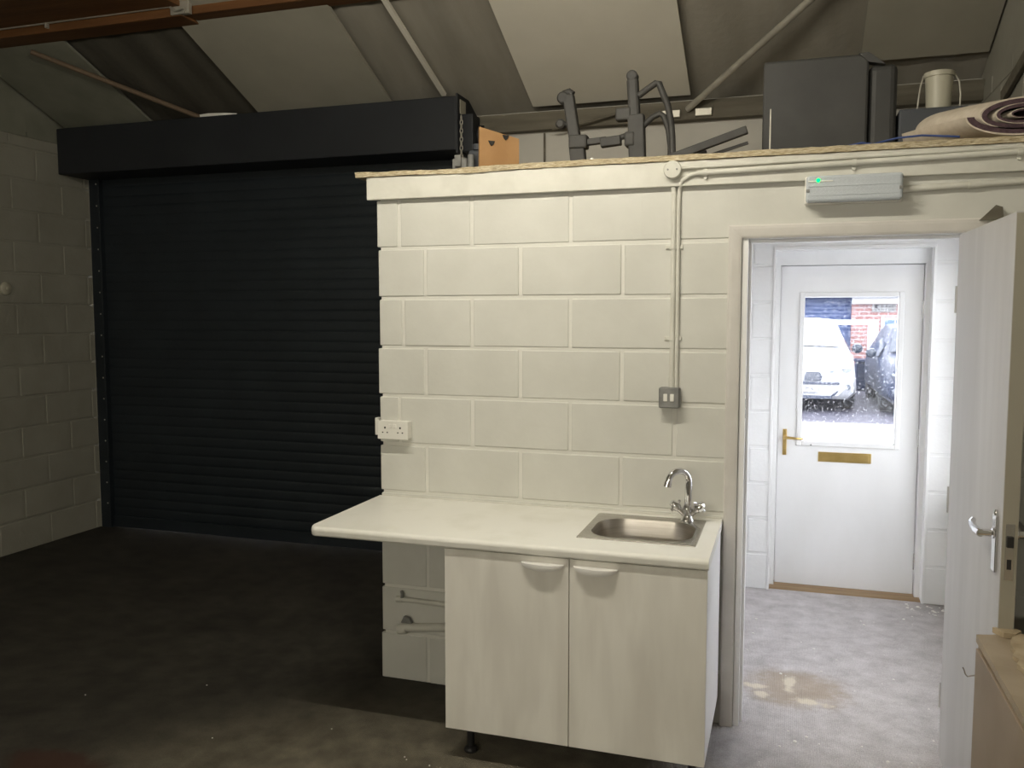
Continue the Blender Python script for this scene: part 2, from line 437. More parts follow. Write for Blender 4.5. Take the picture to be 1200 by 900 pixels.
w = MB(); w.box(RX+.0005, RX+.2, BY, HY0, 0, 3.012); w.box(RX+.0005, RX+.2, HY1, 2.0, 0, 3.012); w.box(RX+.0005, RX+.2, HY0, HY1, 0, HZ0); w.box(RX+.0005, RX+.2, HY0, HY1, HZ1, 3.012); courses(w, BY, .0, 0, 3.0, RX, 'y', -1, [.3, .525], .012, .004); courses(w, .0, FY, 2.45, 3.0, RX, 'y', -1, [.3, .525], .012, .004); gable(w, RX+.002, RX+.2, 3.0)
struct(w.build('wall_right', M['block_left']))
w = MB(); w.box(LX-.2, RX+.2, BY-.2, BY, 0, 3.2); struct(w.build('wall_back', M['block_left']))

w = MB(); w.box(RX+.06, RX+.14, HY0+.001, HY0+.06, HZ0+.001, HZ1-.001, .004); w.box(RX+.06, RX+.14, HY1-.06, HY1-.001, HZ0+.001, HZ1-.001, .004); w.box(RX+.06, RX+.14, HY0+.06, HY1-.06, HZ0+.001, HZ0+.06, .004); w.box(RX+.06, RX+.14, HY0+.06, HY1-.06, HZ1-.06, HZ1-.001, .004)
w.box(RX-.03, RX+.06, HY0-.03, HY1+.03, HZ0-.025, HZ0-.001, .004)
wf = struct(w.build('window_1', M['trim_hall']))
MB().box(RX+.097, RX+.103, HY0+.06, HY1-.06, HZ0+.06, HZ1-.06).build('pane', M['clear'], wf)

# roof: two slopes of corrugated sheet
def slope(mb, ya, yb, za, zb):
    n = int((RX-LX+.6)/.0365); rows = []
    for y, z in ((ya, za), (yb, zb)):
        rows.append([(LX-.3+i*.0365, y, z + .007*math.sin(i*PI/4)) for i in range(n+1)])
    mb.grid(rows)
    mb.box(LX-.3, RX+.3, -.5, .5, .05, .07, 0, 1, Matrix.Translation((0, (ya+yb)/2, (za+zb)/2)) @ Matrix.Rotation(math.atan2(za-zb, ya-yb), 4, 'X') @ Matrix.Diagonal((1, math.hypot(ya-yb, za-zb)+.1, 1, 1)))
w = MB()
slope(w, 2.35, RIDGE, roof_z(2.35)+.025, roof_z(RIDGE)+.025); slope(w, RIDGE, BY-.4, roof_z(RIDGE)+.025, roof_z(BY-.4)+.025)
struct(w.build('ceiling', M['sheet']))
# the bay by the gable has its shade painted in as darker sheets
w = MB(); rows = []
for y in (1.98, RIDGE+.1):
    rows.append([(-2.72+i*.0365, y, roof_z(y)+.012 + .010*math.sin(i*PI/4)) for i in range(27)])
w.grid(rows); struct(w.build('ceiling_bay', M['sheet_shaded']))

# pale boards fixed under the corrugated sheet
RN = Vector((0, SL, 1)).normalized()
def roof_slab(mb, x0, x1, y0, y1, off, th):
    pts = [Vector((x0, y0, roof_z(y0))), Vector((x1, y0, roof_z(y0))), Vector((x1, y1, roof_z(y1))), Vector((x0, y1, roof_z(y1)))]
    mb.prism([p - RN*(off+th) for p in pts], RN*th)
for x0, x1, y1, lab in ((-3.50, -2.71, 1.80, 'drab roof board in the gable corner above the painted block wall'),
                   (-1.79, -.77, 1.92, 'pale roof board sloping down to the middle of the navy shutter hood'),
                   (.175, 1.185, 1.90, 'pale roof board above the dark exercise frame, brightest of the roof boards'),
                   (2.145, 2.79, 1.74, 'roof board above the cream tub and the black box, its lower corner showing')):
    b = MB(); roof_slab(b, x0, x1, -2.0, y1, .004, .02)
    tag(b.build('roof_board', M['board'] if 0 < x0 < 2 else (M['board_shaded'] if x0 > -3 else M['gable'])), lab, 'roof board', 'pale boards under the roof')
# timber wall plate at the roof foot
w = MB(); w.box(-.26, RX-.001, FY-.075, FY-.001, 2.915, 3.03, .004); struct(w.build('trim_plate', M['dark_timber']))

b = MB(); b.lathe((LX+.0075, 1.15, 1.909), (1, 0, 0), [(.045, 0), (.045, .012), (.036, .02), (.012, .022), (.010, .03), (.0, .031)], 26)
tag(b.build('round_plug', M['tub']), 'small round cream plug fixed on the grey block wall', 'plug')

# ------------------------------------------------------------------ roof timber, pipes, braces
by0 = .78
zb = roof_z(.96)-.02
r = thing('roof_beam', (-2.5, .87, zb), 'red brown timber roof beam carrying a thin conduit, bolted at its end', 'beam')
MB().box(LX+.002, -1.66, by0, .95, zb, zb+.16, .006).box(LX+.002, -1.66, .36, .775, zb+.05, zb+.21, .006).build('timber', M['beam'], r)
p = MB(); p.tube([(LX+.02, by0-.014, zb+.055), (-2.7, by0-.014, zb+.056), (-1.72, by0-.014, zb+.058)], .012, 10)
cd = p.build('conduit', M['galv'], r)
b = MB(); b.box(-2.66, -2.645, by0-.025, by0+.0, zb+.02, zb+.075, .002); b.build('saddle', M['galv'], r)
b = MB(); b.box(-1.73, -1.60, by0-.012, by0+.02, zb+.005, zb+.13, .003); b.cyl((-1.70, by0-.02, zb+.03), (-1.70, by0, zb+.03), .012); b.cyl((-1.63, by0-.02, zb+.02), (-1.63, by0, zb+.02), .012)
b.tube([(-1.72, by0-.02, zb+.045), (-1.68, by0-.03, zb+.02), (-1.62, by0-.03, zb+.03)], .008, 8)
b.build('joint_plate', M['galv'], r)
r = thing('roof_beam', (-.5, .9, zb+.03), 'slimmer brown timber beam continuing beyond the bolted joint', 'beam')
MB().box(-1.655, RX-.002, by0+.03, .95, zb+.012, zb+.13, .006).build('timber', M['beam'], r)
MB().tube([(-1.60, by0+.02, zb+.075), (RX-.02, by0+.02, zb+.075)], .009, 10).build('conduit', M['galv'], r)

b = MB(); y1 = 1.74; b.tube([(-2.22, y1, roof_z(y1)-.045), (-3.0, .97, roof_z(.97)-.05)], .017, 12)
tag(b.build('roof_brace', M['rod_brown']), 'thin rusty brown brace rod slanting up from the navy shutter hood', 'brace')
b = MB(); a0, a1 = Vector((1.175, FY-.09, 2.975)), Vector((2.02, 1.03, roof_z(1.03)-.06))
b.tube([a0, a1], .019, 14)
br = tag(b.build('roof_brace', M['galv']), 'pale pipe brace slanting up from the wall head to the roof', 'brace')
b = MB(); b.box(1.02, 1.13, FY-.10, FY-.076, 2.93, 2.975, .003); b.build('foot_plate', M['galv'], br)
b = MB(); b.box(1.22, 1.32, FY-.10, FY-.076, 2.93, 2.975, .003)
b.build('foot_plate', M['galv'], br)
b = MB(); y1 = 1.70; b.bar((-.37, y1, roof_z(y1)-.035), (-.42, .70, roof_z(.70)-.035), .03, .02)
tag(b.build('roof_batten', M['board']), 'pale narrow strip running down the roof to the shutter hood end', 'batten')

# ------------------------------------------------------------------ roller shutter
r = thing('roller_shutter', (-1.9, 1.98, 0), 'navy blue steel roller shutter, closed, filling the dark bay', 'roller shutter')
prof = []; pitch = .0755; nl = 37
for i in range(nl):
    z = .09 + i*pitch
    for dy, dz in ((.0028, .0), (.0008, .004), (-.0008, .020), (-.001, .037), (-.0008, .054), (.0008, .070), (.0028, .0745)):
        prof.append((dy, z+dz))
cur = MB(); cur.grid([[(x, 2.0+dy, z) for dy, z in prof] for x in (-3.44, -.34)], smooth=True)
cur.grid([[(x, 2.02, z) for z in (.09, 2.86)] for x in (-3.44, -.34)])
cur.build('curtain', M['navy'], r)
MB().box(-3.44, -.34, 1.985, 2.02, .002, .09, .004).build('bottom_bar', M['navy'], r)
for x0, x1 in ((-3.505, -3.41), (-.37, -.275)):
    g = MB(); g.box(x0, x1, 1.955, 2.03, 0, 2.80, .003); go = g.build('guide_rail', M['navy'], r)
    if x0 < -1:
        for i in range(16): MB().lathe((-3.435, 1.956, .20+.17*i), (0, -1, 0), [(.006, 0), (.006, .003), (.003, .005)], 10).build('bolt', M['galv'], go)
h = MB(); h.box(LX+.006, -.275, 1.665, 2.02, 2.785, 3.125, .006); ho = h.build('hood', M['navy_hood'], r)
e = MB(); e.box(-.275, -.262, 1.66, 2.025, 2.76, 3.14, .003)
e.box(-.262, -.18, 1.72, 1.99, 2.78, 3.02, .006); e.cyl((-.262, 1.86, 2.90), (-.15, 1.86, 2.90), .07); e.build('end_plate', M['navy_hood'], r)
s = MB(); s.box(-.262, -.259, 1.70, 1.80, 3.02, 3.11); s.build('sticker', M['tub'], ho)
b = MB(); pz = 3.1262
b.prism([(-2.30, 1.70, pz), (-2.18, 1.68, pz), (-2.06, 1.70, pz), (-1.98, 1.74, pz), (-2.10, 1.80, pz), (-2.26, 1.78, pz)], (.01, .0, .022))
tag(b.build('paper_scrap', M['white_plastic']), 'crumpled white scrap lying on top of the navy shutter hood', 'scrap')
# hand chain hanging from the hood end
ch = MB(); cx, cy = -.235, 1.655
for i in range(24):
    z = 2.98-.027*i
    pts = arc((cx, cy, z), (1, 0, 0) if i % 2 else (0, 1, 0), (0, 0, 1), 1, 0, 2*PI, 12)
    pts = [Vector((cx+(p.x-cx)*.009, cy+(p.y-cy)*.009, z+(p.z-z)*.018)) for p in pts]
    ch.tube(pts, .003, 6, False)
tag(ch.build('hand_chain', M['galv']), 'hanging steel hand chain of the roller shutter beside the tan panel', 'chain')

# ------------------------------------------------------------------ boarded deck over the hall and its timber edge
d = MB()
n = 90; top = []; bot = []
for i in range(n+1):
    x = -.10 + (RX-.002+.10)*i/n
    top.append((x, -.040+random.uniform(-.005, .004), 2.366+random.uniform(-.0015, .0025) - .010*math.exp(-((x-.3)/.25)**2)*.5))
    bot.append((x, -.036+random.uniform(-.004, .004), 2.345 - .006*math.exp(-((x-.42)/.16)**2) + random.uniform(-.001, .001)))
d.slot = 0; d.grid([bot, top], smooth=False)
d.slot = 1; d.grid([top, [(x, FY-.002, 2.366) for x, _, _ in top]], smooth=False)
d.grid([[(x, FY-.002, 2.345) for x, _, _ in top], bot], smooth=False)
d.grid([[(-.10, FY-.002, 2.345), (-.10, FY-.002, 2.366)], [(bot[0]), (top[0])]], smooth=False)
bmesh.ops.remove_doubles(d.bm, verts=d.bm.verts[:], dist=.0005)
tag(d.build('loft_deck', [M['osb_edge'], M['osb_top']]), 'chipboard deck with a ragged raw edge on top of the white block partition', 'deck')
t = MB(); t.box(-.050, RX-.001, -.028, -.0012, 2.243, 2.344, .003)
struct(t.build('trim_head', M['pipe_paint']))

# ------------------------------------------------------------------ doorway between unit and hall
t = MB()
def arch(mb, x0, x1, z0, z1, flip=False):
    pass
# left, right and head architraves, each a stepped section
prof = [(0, 0), (-.010, 0), (-.0135, .008), (-.0155, .022), (-.017, .036), (-.0165, .046), (-.012, .052), (0, .052)]
ring = lambda f: [f(u-.001, v) for u, v in prof]
rows = [ring(lambda u, v: (1.608-v, u, 0)), ring(lambda u, v: (1.608-v, u, 2.029+v)), ring(lambda u, v: (2.438+v, u, 2.029+v)), ring(lambda u, v: (2.396+v, u, 0))]
vs = t.grid(rows, close_u=True, smooth=False); t.bm.faces.new(vs[0][::-1]); t.bm.faces.new(vs[-1])
struct(t.build('trim_architrave', M['trim']))
t = MB()
t.box(1.610, 1.634, .0005, .112, 0, 2.027, .002); t.box(2.436, 2.460, .0005, .112, 0, 2.027, .002); t.box(1.6102, 2.4598, .0005, .112, 2.004+.022, 2.048, .002)
t.box(1.634, 1.646, .045, .112, 0, 2.012, .002); t.box(1.634, 2.436, .045, .112, 2.0135, 2.0255, .002)
struct(t.build('trim_lining', M['trim_hall']))
k = MB(); k.box(1.6335, 1.636, .012, .035, 1.30, 1.38, .001); tag(k.build('latch_keep', M['chrome_dull']), 'small metal latch keep on the white door lining', 'latch keep')

# open leaf of the inner door
LE = struct(bpy.data.objects.new('door_2', None)); COL.objects.link(LE); LE.location = (2.392, -.022, 0)
WORLD['door_2'] = Matrix.Identity(4)   # its parts are laid out in its own frame
tag(LE, 'streaky white flush door standing open towards the viewer', 'door')
LE.rotation_euler = (0, 0, math.radians(1.6))
# local frame: leaf runs along -y from the hinge, thickness along +x
LW = .755
l = MB(); l.box(0, .044, -LW, 0, .008, 2.020, .0015); leaf = l.build('leaf', M['leaf'], LE)
l = MB(); l.box(.0015, .0425, -LW-.0012, -LW+.001, .012, 2.016); l.build('lock_edge', M['leaf_edge'], LE)
l = MB(); l.box(.010, .034, -LW-.003, -LW-.001, .935, 1.105, .0008); fp = l.build('lock_faceplate', M['chrome_dull'], LE)
l = MB(); l.box(.013, .031, -LW-.011, -LW-.0025, 1.035, 1.068, .002); l.box(.016, .028, -LW-.0036, -LW-.0028, .968, .998); l.build('latch_bolt', M['dark'], fp)
for sx in (0, 1):
    x = 0 if sx == 0 else .044; o = -1 if sx == 0 else 1
    hd = MB(); a, b_ = sorted((x, x+o*.009))
    hd.box(a, b_, -LW+.036, -LW+.076, .945, 1.120, .003)
    hd.lathe((x+o*.004, -LW+.056, 1.125), (0, 0, 1), [(.006, -.01), (.008, 0), (.004, .01)], 12)
    pl = hd.build('handle_plate', M['chrome_dull'], LE)
    lv = MB(); lv.lathe((x+o*.008, -LW+.056, 1.062), (o, 0, 0), [(.017, 0), (.017, .005), (.011, .008), (.011, .045)], 18)
    lv.tube([(x+o*.046, -LW+.048, 1.062), (x+o*.050, -LW+.075, 1.063), (x+o*.050, -LW+.115, 1.064), (x+o*.048, -LW+.155, 1.070), (x+o*.040, -LW+.172, 1.076)], [.012, .0125, .011, .010, .008], 14)
    lv.build('lever', M['chrome'], pl)
for z in (.25, 1.02, 1.78):
    hg = MB(); hg.cyl((.0, .004, z-.05), (.0, .004, z+.05), .006, 12); hg.build('hinge', M['leaf'], LE)
# scrap of timber wedged above the open door
b = MB(); b.prism([(2.455, -.019, 2.070), (2.535, -.019, 2.070), (2.530, -.019, 2.116), (2.508, -.019, 2.124), (2.48, -.019, 2.095)], (0, -.012, 0))
tag(b.build('timber_scrap', M['dark_timber']), 'small dark wedge scrap poking up above the open white door', 'wedge')

# ------------------------------------------------------------------ street door at the end of the hall
t = MB()
t.box(1.705, 1.742, FY+.085, 2.13, 0, 2.0268, .002); t.box(2.560, 2.600, FY+.085, 2.13, 0, 2.0268, .002); t.box(1.705, 2.600, FY+.085, 2.13, 2.027, 2.1245, .002)
t.box(1.700, 1.714, FY-.006, FY+.09, 0, 2.1148, .002); t.box(2.589, 2.603, FY-.006, FY+.09, 0, 2.1148, .002); t.box(1.7003, 2.6027, FY-.006, FY+.09, 2.115, 2.135, .002)
t.box(1.742, 1.756, 2.105, 2.13, 0, 2.027); t.box(2.546, 2.56, 2.105, 2.13, 0, 2.027); t.box(1.756, 2.546, 2.105, 2.13, 2.012, 2.027)
struct(t.build('trim_frame', M['trim_hall']))
DD = struct(bpy.data.objects.new('door_1', None)); COL.objects.link(DD); DD.location = (1.745, 2.06, 0); WORLD['door_1'] = Matrix.Translation(DD.location)
tag(DD, 'white street door with a glazed upper panel and brass letter plate', 'door')
gx0, gx1, gz0, gz1 = 1.888, 2.424, .935, 1.832
dx0, dx1, dz0, dz1, dy0, dy1 = 1.746, 2.556, .014, 2.022, 2.058, 2.102
l = MB()
l.box(dx0, gx0-.02, dy0, dy1, dz0, dz1); l.box(gx1+.02, dx1, dy0, dy1, dz0, dz1); l.box(gx0-.02, gx1+.02, dy0, dy1, dz0, gz0-.02); l.box(gx0-.02, gx1+.02, dy0, dy1, gz1+.02, dz1)
l.build('leaf', M['door'], DD)
l = MB()
for x0, x1, z0, z1 in ((gx0-.030, gx0, gz0-.03, gz1+.03), (gx1, gx1+.030, gz0-.03, gz1+.03), (gx0, gx1, gz0-.03, gz0), (gx0, gx1, gz1, gz1+.03)):
    l.box(x0, x1, dy0-.012, dy0+.018, z0, z1, .004); l.box(x0, x1, dy1-.018, dy1+.01, z0, z1, .004)
l.build('glazing_bead', M['door'], DD)
l = MB(); l.box(gx0-.01, gx1+.01, 2.078, 2.082, gz0-.01, gz1+.01); l.build('glass_pane', M['pane'], DD)
l = MB(); l.box(1.776, 1.800, dy0-.008, dy0, .84, 1.005, .003); l.cyl((1.788, dy0-.012, .875), (1.788, dy0-.007, .875), .007, 12); hp = l.build('handle_plate', M['brass'], DD)
l = MB(); l.lathe((1.788, dy0-.006, .955), (0, -1, 0), [(.012, 0), (.012, .006), (.008, .01), (.008, .05)], 16)
l.tube([(1.783, dy0-.052, .955), (1.81, dy0-.055, .956), (1.85, dy0-.054, .953), (1.885, dy0-.046, .951), (1.895, dy0-.036, .951)], [.008, .009, .008, .007, .006], 12); l.build('lever', M['brass'], hp)
l = MB(); l.box(1.990, 2.298, dy0-.007, dy0, .808, .870, .003); l.box(2.005, 2.283, dy0-.010, dy0-.006, .818, .860, .002); l.build('letter_plate', M['brass'], DD)
for z in (.22, .98, 1.75):
    l = MB(); l.cyl((2.558, dy0-.006, z-.05), (2.558, dy0-.006, z+.05), .0065, 12); l.box(2.558, 2.580, dy0-.003, dy0, z-.048, z+.048); l.build('hinge', M['chrome_dull'], DD)
l = MB(); l.cyl((1.945, dy0-.014, .912), (1.945, dy0-.018, .912), .004, 8); l.build('screw_head', M['dark'], DD)
t = MB(); t.prism([(1.715, 2.135, 0), (1.715, FY+.02, 0), (1.715, FY+.03, .006), (1.715, 2.05, .012), (1.715, 2.135, .012)], (.874, 0, 0)); struct(t.build('trim_threshold', M['oak']))

# ------------------------------------------------------------------ sink base cabinet
CB = thing('base_cabinet', (1.05, -.3, 0), 'two door white base cabinet with roller streaks under the sink', 'cabinet')
cy0 = -.606          # back of the doors
c = MB(); c.box(.566, .584, cy0, -.03, .128, .838, .001); c.build('side_panel', M['carcass'], CB)
c = MB(); c.box(1.530, 1.549, cy0, -.03, .130, .840, .001); c.build('side_panel', M['carcass'], CB)
c = MB(); c.box(.584, 1.530, cy0, -.03, .128, .146); c.box(.584, 1.530, -.045, -.030, .1459, .838); c.build('carcass', M['carcass'], CB)
c = MB(); c.box(.584, 1.530, cy0, cy0+.018, .80, .838); c.build('front_rail', M['carcass'], CB)
for x0, x1, hx in ((.566, 1.0535, .955), (1.0565, 1.5485, 1.153)):
    dd = MB(); dd.box(x0, x1, -.624, cy0-.001, .128, .836, .0012); do = dd.build('door', M['cab_door'], CB)
    hm = MB(); rows = []; hw = .083; nseg = 28
    for i in range(nseg+1):
        tt = -1+2*i/nseg; q = math.sqrt(max(0, 1-tt*tt)); x = hx+tt*hw; y = -.6245; pz = .814
        d_, h_ = .0305*q+.0008, .024*q+.0012
        rows.append([(x, y, pz), (x, y-d_*.6, pz+.0005), (x, y-d_, pz-.001), (x, y-d_-.001*q, pz-h_*.35), (x, y-d_*.97, pz-h_*.75), (x, y-d_*.9, pz-h_), (x, y-d_*.86, pz-h_*.98), (x, y-d_*.9, pz-h_*.5), (x, y-d_*.88, pz-.004*q-.0006), (x, y, pz-.004*q-.0008)])
    hm.grid(rows, close_u=True)
    hm.build('handle', M['alu'], do)
for x, y in ((.635, -.53), (1.497, -.53), (.635, -.09), (1.497, -.09)):
    lg = MB(); lg.lathe((x, y, 0), (0, 0, 1), [(.026, 0), (.028, .006), (.024, .016), (.015, .022), (.015, .085), (.022, .10), (.030, .128)], 18); lg.build('leg', M['black_plastic'], CB)

# worktop with a cut-out for the sink
WT = MB(); zt, zb_ = .880, .842; x0, x1, yf, yb = -.012, 1.553, -.640, -.004
hx0, hx1, hy0, hy1 = 1.070, 1.472, -.462, -.112
def top_slab(xa, xb, ya, yb_, nose, rnd=False):
    if nose:
        R = .016
        pr = [(yb_, zb_), (yb_, zt)] + [(ya+R-R*math.sin(a), zt-R+R*math.cos(a)) for a in [PI/2*i/6 for i in range(7)]] + [(ya+.002, zb_+.006), (ya+.008, zb_)]
    else: pr = [(yb_, zb_), (yb_, zt), (ya, zt), (ya, zb_)]
    if not rnd:
        WT.prism([(xa, y, z) for y, z in pr], (xb-xa, 0, 0))
    else:     # rounded outer corner: shrink the section over the first centimetres
        R2 = .030; rows = []
        for i in range(9):
            a = PI/2*i/8; sx = xa+R2*(1-math.sin(a)) if False else xa+R2*(1-math.cos(a)); inset = R2*(1-math.sin(a))
            rows.append([(sx, y+(inset if y < ya+.2 else 0), z) for y, z in pr])
        rows.append([(xb, y, z) for y, z in pr])
        vs = WT.grid(rows, close_u=True, smooth=False)
        WT.bm.faces.new(vs[0][::-1]); WT.bm.faces.new(vs[-1])
top_slab(x0, hx0, yf, yb, True, True)
top_slab(hx0, hx1, yf, hy0, True); top_slab(hx0, hx1, hy1, yb, False); top_slab(hx1, x1, yf, yb, True)
bmesh.ops.remove_doubles(WT.bm, verts=WT.bm.verts[:], dist=.00005)
tag(WT.build('worktop', M['worktop']), 'long white laminate worktop overhanging the cabinet towards the shutter', 'worktop')
b = MB(); b.tube([(0, -.006, .8815), (.8, -.006, .8815), (1.545, -.006, .8815)], .005, 8); struct(b.build('trim_sealant', M['pipe_paint']))

# inset sink
SK = thing('kitchen_sink', (1.27, -.28, .88), 'small inset stainless steel sink with an oval ended bowl', 'sink')
def rrect(cx, cy, a, b, r, z, n=10):
    pts = []
    for (sx, sy, t0) in ((1, 1, 0), (-1, 1, PI/2), (-1, -1, PI), (1, -1, 3*PI/2)):
        for i in range(n+1):
            t = t0+PI/2*i/n; pts.append((cx+sx*(a-r)+r*math.cos(t), cy+sy*(b-r)+r*math.sin(t), z))
    return pts
bx, by_ = 1.271, -.287
s = MB()
rows = [rrect(1.270, -.275, .224, .208, .006, .8805), rrect(1.270, -.275, .223, .207, .006, .8835), rrect(1.270, -.275, .219, .203, .010, .8850),
        rrect(bx, by_, .201, .168, .118, .8842), rrect(bx, by_, .196, .163, .114, .8815)]
s.grid(rows, close_u=True); s.build('rim', M['steel'], SK)
s = MB()
rows = [rrect(bx, by_, .196, .163, .114, .8815), rrect(bx, by_, .193, .160, .111, .872), rrect(bx, by_, .189, .156, .107, .80), rrect(bx, by_, .182, .149, .100, .755), rrect(bx, by_, .165, .132, .083, .740), rrect(bx, by_, .05, .05, .045, .736), rrect(bx, by_, .022, .022, .02, .735)]
vs = s.grid(rows, close_u=True); s.bm.faces.new(vs[-1]); s.build('bowl', M['steel_bowl'], SK)
s = MB(); s.lathe((bx, by_, .736), (0, 0, 1), [(.038, 0), (.038, .002), (.03, .003), (.02, .0)], 20); s.build('waste', M['chrome_dull'], SK)

# mixer tap
TP = thing('mixer_tap', (1.420, -.098, .885), 'chrome swan neck mixer tap with two angled cross handles at the sink back', 'tap')
tx, ty, tz = 1.420, -.098, .885
b = MB(); b.lathe((tx, ty, tz), (0, 0, 1), [(.026, 0), (.026, .006), (.021, .012), (.019, .03), (.021, .045), (.018, .06), (.013, .066), (.0125, .075)], 24); b.build('body', M['chrome'], TP)
b = MB(); pts = [(tx, ty, tz+.06), (tx+.002, ty, tz+.10), (tx+.004, ty-.001, tz+.15)]
sd = Vector((-.80, -.60, 0)); ctr = Vector((tx+.004, ty, tz+.160)) + sd*.048
pts += [ctr + (-sd)*.048*math.cos(t) + Vector((0, 0, 1))*.048*math.sin(t) for t in [PI*i/14 for i in range(0, 13)]]
pts.append(pts[-1] + (sd*.25+Vector((0, 0, -1))).normalized()*.018)
b.tube(pts, [.0145]*3 + [.0135]*13 + [.0135], 16); b.build('spout', M['chrome'], TP)
b = MB(); e = pts[-1]; dn = (sd*.25+Vector((0, 0, -1))).normalized(); b.cyl(e-dn*.002, e+dn*.018, .0155, 16); b.build('nozzle', M['chrome_dull'], TP)
for sx in (-1, 1):
    b = MB(); ax = Vector((.74*sx, -.10, .66)).normalized(); c0 = Vector((tx+.012*sx, ty, tz+.028))
    b.lathe(c0, ax, [(.0135, 0), (.0135, .030), (.018, .033), (.020, .040), (.020, .052), (.0145, .060), (.0145, .069), (.006, .073)], 18)
    o1 = ax.cross(Vector((0, 1, 0))).normalized(); o2 = ax.cross(o1)
    for k in range(4):
        dirv = o1*math.cos(k*PI/2+.4)+o2*math.sin(k*PI/2+.4); b.tube([c0+ax*.047+dirv*.014, c0+ax*.049+dirv*.029], [.0078, .006], 10)
    b.build('tap_handle', M['chrome'], TP)

# ------------------------------------------------------------------ electrical fittings on the partition
SO = thing('double_socket', (.083, -.02, 1.15), 'white double plug socket on a surface box at the wall end above the worktop', 'socket')
b = MB(); b.box(.004, .152, -.040, -.0008, 1.155, 1.236, .004); b.build('surface_box', M['white_plastic'], SO)
b = MB(); b.box(.002, .154, -.051, -.041, 1.153, 1.238, .003); fo = b.build('faceplate', M['white_plastic'], SO)
for cx in (.040, .116):
    for hx0, hx1, hz0, hz1 in ((cx-.004, cx+.004, 1.202, 1.211), (cx-.015, cx-.008, 1.182, 1.187), (cx+.008, cx+.015, 1.182, 1.187)):
        MB().box(hx0, hx1, -.0516, -.0508, hz0, hz1).build('pin_hole', M['dark'], fo)
for cx in (.067, .089):
    b = MB(); b.box(cx-.008, cx+.008, -.0555, -.0505, 1.206, 1.224, .0015); b.build('rocker', M['white_plastic'], fo)
b = MB(); b.box(-.030, -.0125, -.012, .020, 1.165, 1.245, .002); tag(b.build('end_bracket', M['white_plastic']), 'thin pale bracket strip fixed on the raw wall end beside the socket', 'bracket')

SW = thing('light_switch', (1.331, -.02, 1.34), 'grey metalclad light switch with two white rockers', 'switch')
b = MB(); b.box(1.289, 1.374, -.050, -.0008, 1.338, 1.423, .006); b.build('box', M['grey_metal'], SW)
b = MB(); b.box(1.291, 1.372, -.054, -.0495, 1.340, 1.421, .003); fo = b.build('faceplate', M['grey_metal'], SW)
for cx in (1.318, 1.345):
    b = MB(); b.box(cx-.008, cx+.008, -.059, -.0535, 1.367, 1.398, .002); b.build('rocker', M['white_plastic'], fo)

CD = thing('cable_conduit', (1.335, -.012, 1.42), 'white painted conduit dropping from the round junction box to the switch', 'conduit')
b = MB(); b.tube([(1.338, -.0125, 1.423), (1.337, -.0125, 2.20), (1.330, -.0125, 2.285)], .0105, 14); b.tube([(1.356, -.009, 1.415), (1.355, -.009, 2.19), (1.358, -.009, 2.235), (1.372, -.033, 2.265), (1.40, -.036, 2.283), (1.43, -.036, 2.290)], .0085, 12); b.cyl((1.338, -.0125, 1.423), (1.338, -.0125, 1.46), .0135, 14); b.build('tube', M['pipe_paint'], CD)
for z in (2.0, 1.625):
    b = MB(); b.box(1.303, 1.374, -.007, -.0008, z-.009, z+.009, .002); b.cyl((1.337, -.0125, z-.008), (1.337, -.0125, z+.008), .0135, 14); b.cyl((1.310, -.011, z), (1.310, -.005, z), .0058, 8); b.cyl((1.3685, -.011, z), (1.3685, -.005, z), .0058, 8); b.build('saddle', M['pipe_paint'], CD)
JB = thing('junction_box', (1.333, -.04, 2.30), 'round white junction box where the conduits meet under the deck', 'junction box')
b = MB(); b.lathe((1.333, -.0285, 2.307), (0, -1, 0), [(.036, 0), (.036, .024), (.033, .028), (.005, .029)], 26); b.build('box', M['pipe_paint'], JB)
for x in (1.315, 1.351): MB().cyl((x, -.0565, 2.307), (x, -.0585, 2.307), .004, 8).build('screw', M['grey_metal'], JB)
CH = thing('cable_conduit', (2.0, -.04, 2.3), 'thick painted conduit running along the timber head over the doorway', 'conduit')
b = MB(); b.tube([(1.43, -.040, 2.290), (1.9, -.040, 2.298), (RX-.01, -.040, 2.314)], .0115, 14); b.tube([(1.366, -.040, 2.313), (1.9, -.040, 2.319), (RX-.01, -.040, 2.330)], .0065, 12); b.build('tube', M['pipe_paint'], CH)
for x, dz in ((1.463, 0), (2.018, .009), (2.575, .018)):
    b = MB(); b.box(x-.008, x+.008, -.034, -.0285, 2.266+dz, 2.324+dz, .002); b.cyl((x-.008, -.040, 2.2905+dz), (x+.008, -.040, 2.2905+dz), .0145, 14); b.cyl((x, -.040, 2.269+dz), (x, -.033, 2.269+dz), .006, 8); b.build('saddle', M['pipe_paint'], CH)
b = MB(); b.tube([(2.190, -.0130, 2.196), (2.79, -.0130, 2.214)], .0125, 14); lc = tag(b.build('light_conduit', M['pipe_paint']), 'painted pipe leaving the emergency light along the wall', 'conduit')
b = MB(); b.cyl((2.415, -.0130, 2.2027), (2.455, -.0130, 2.204), .0155, 14); b.build('coupler', M['pipe_paint'], lc)

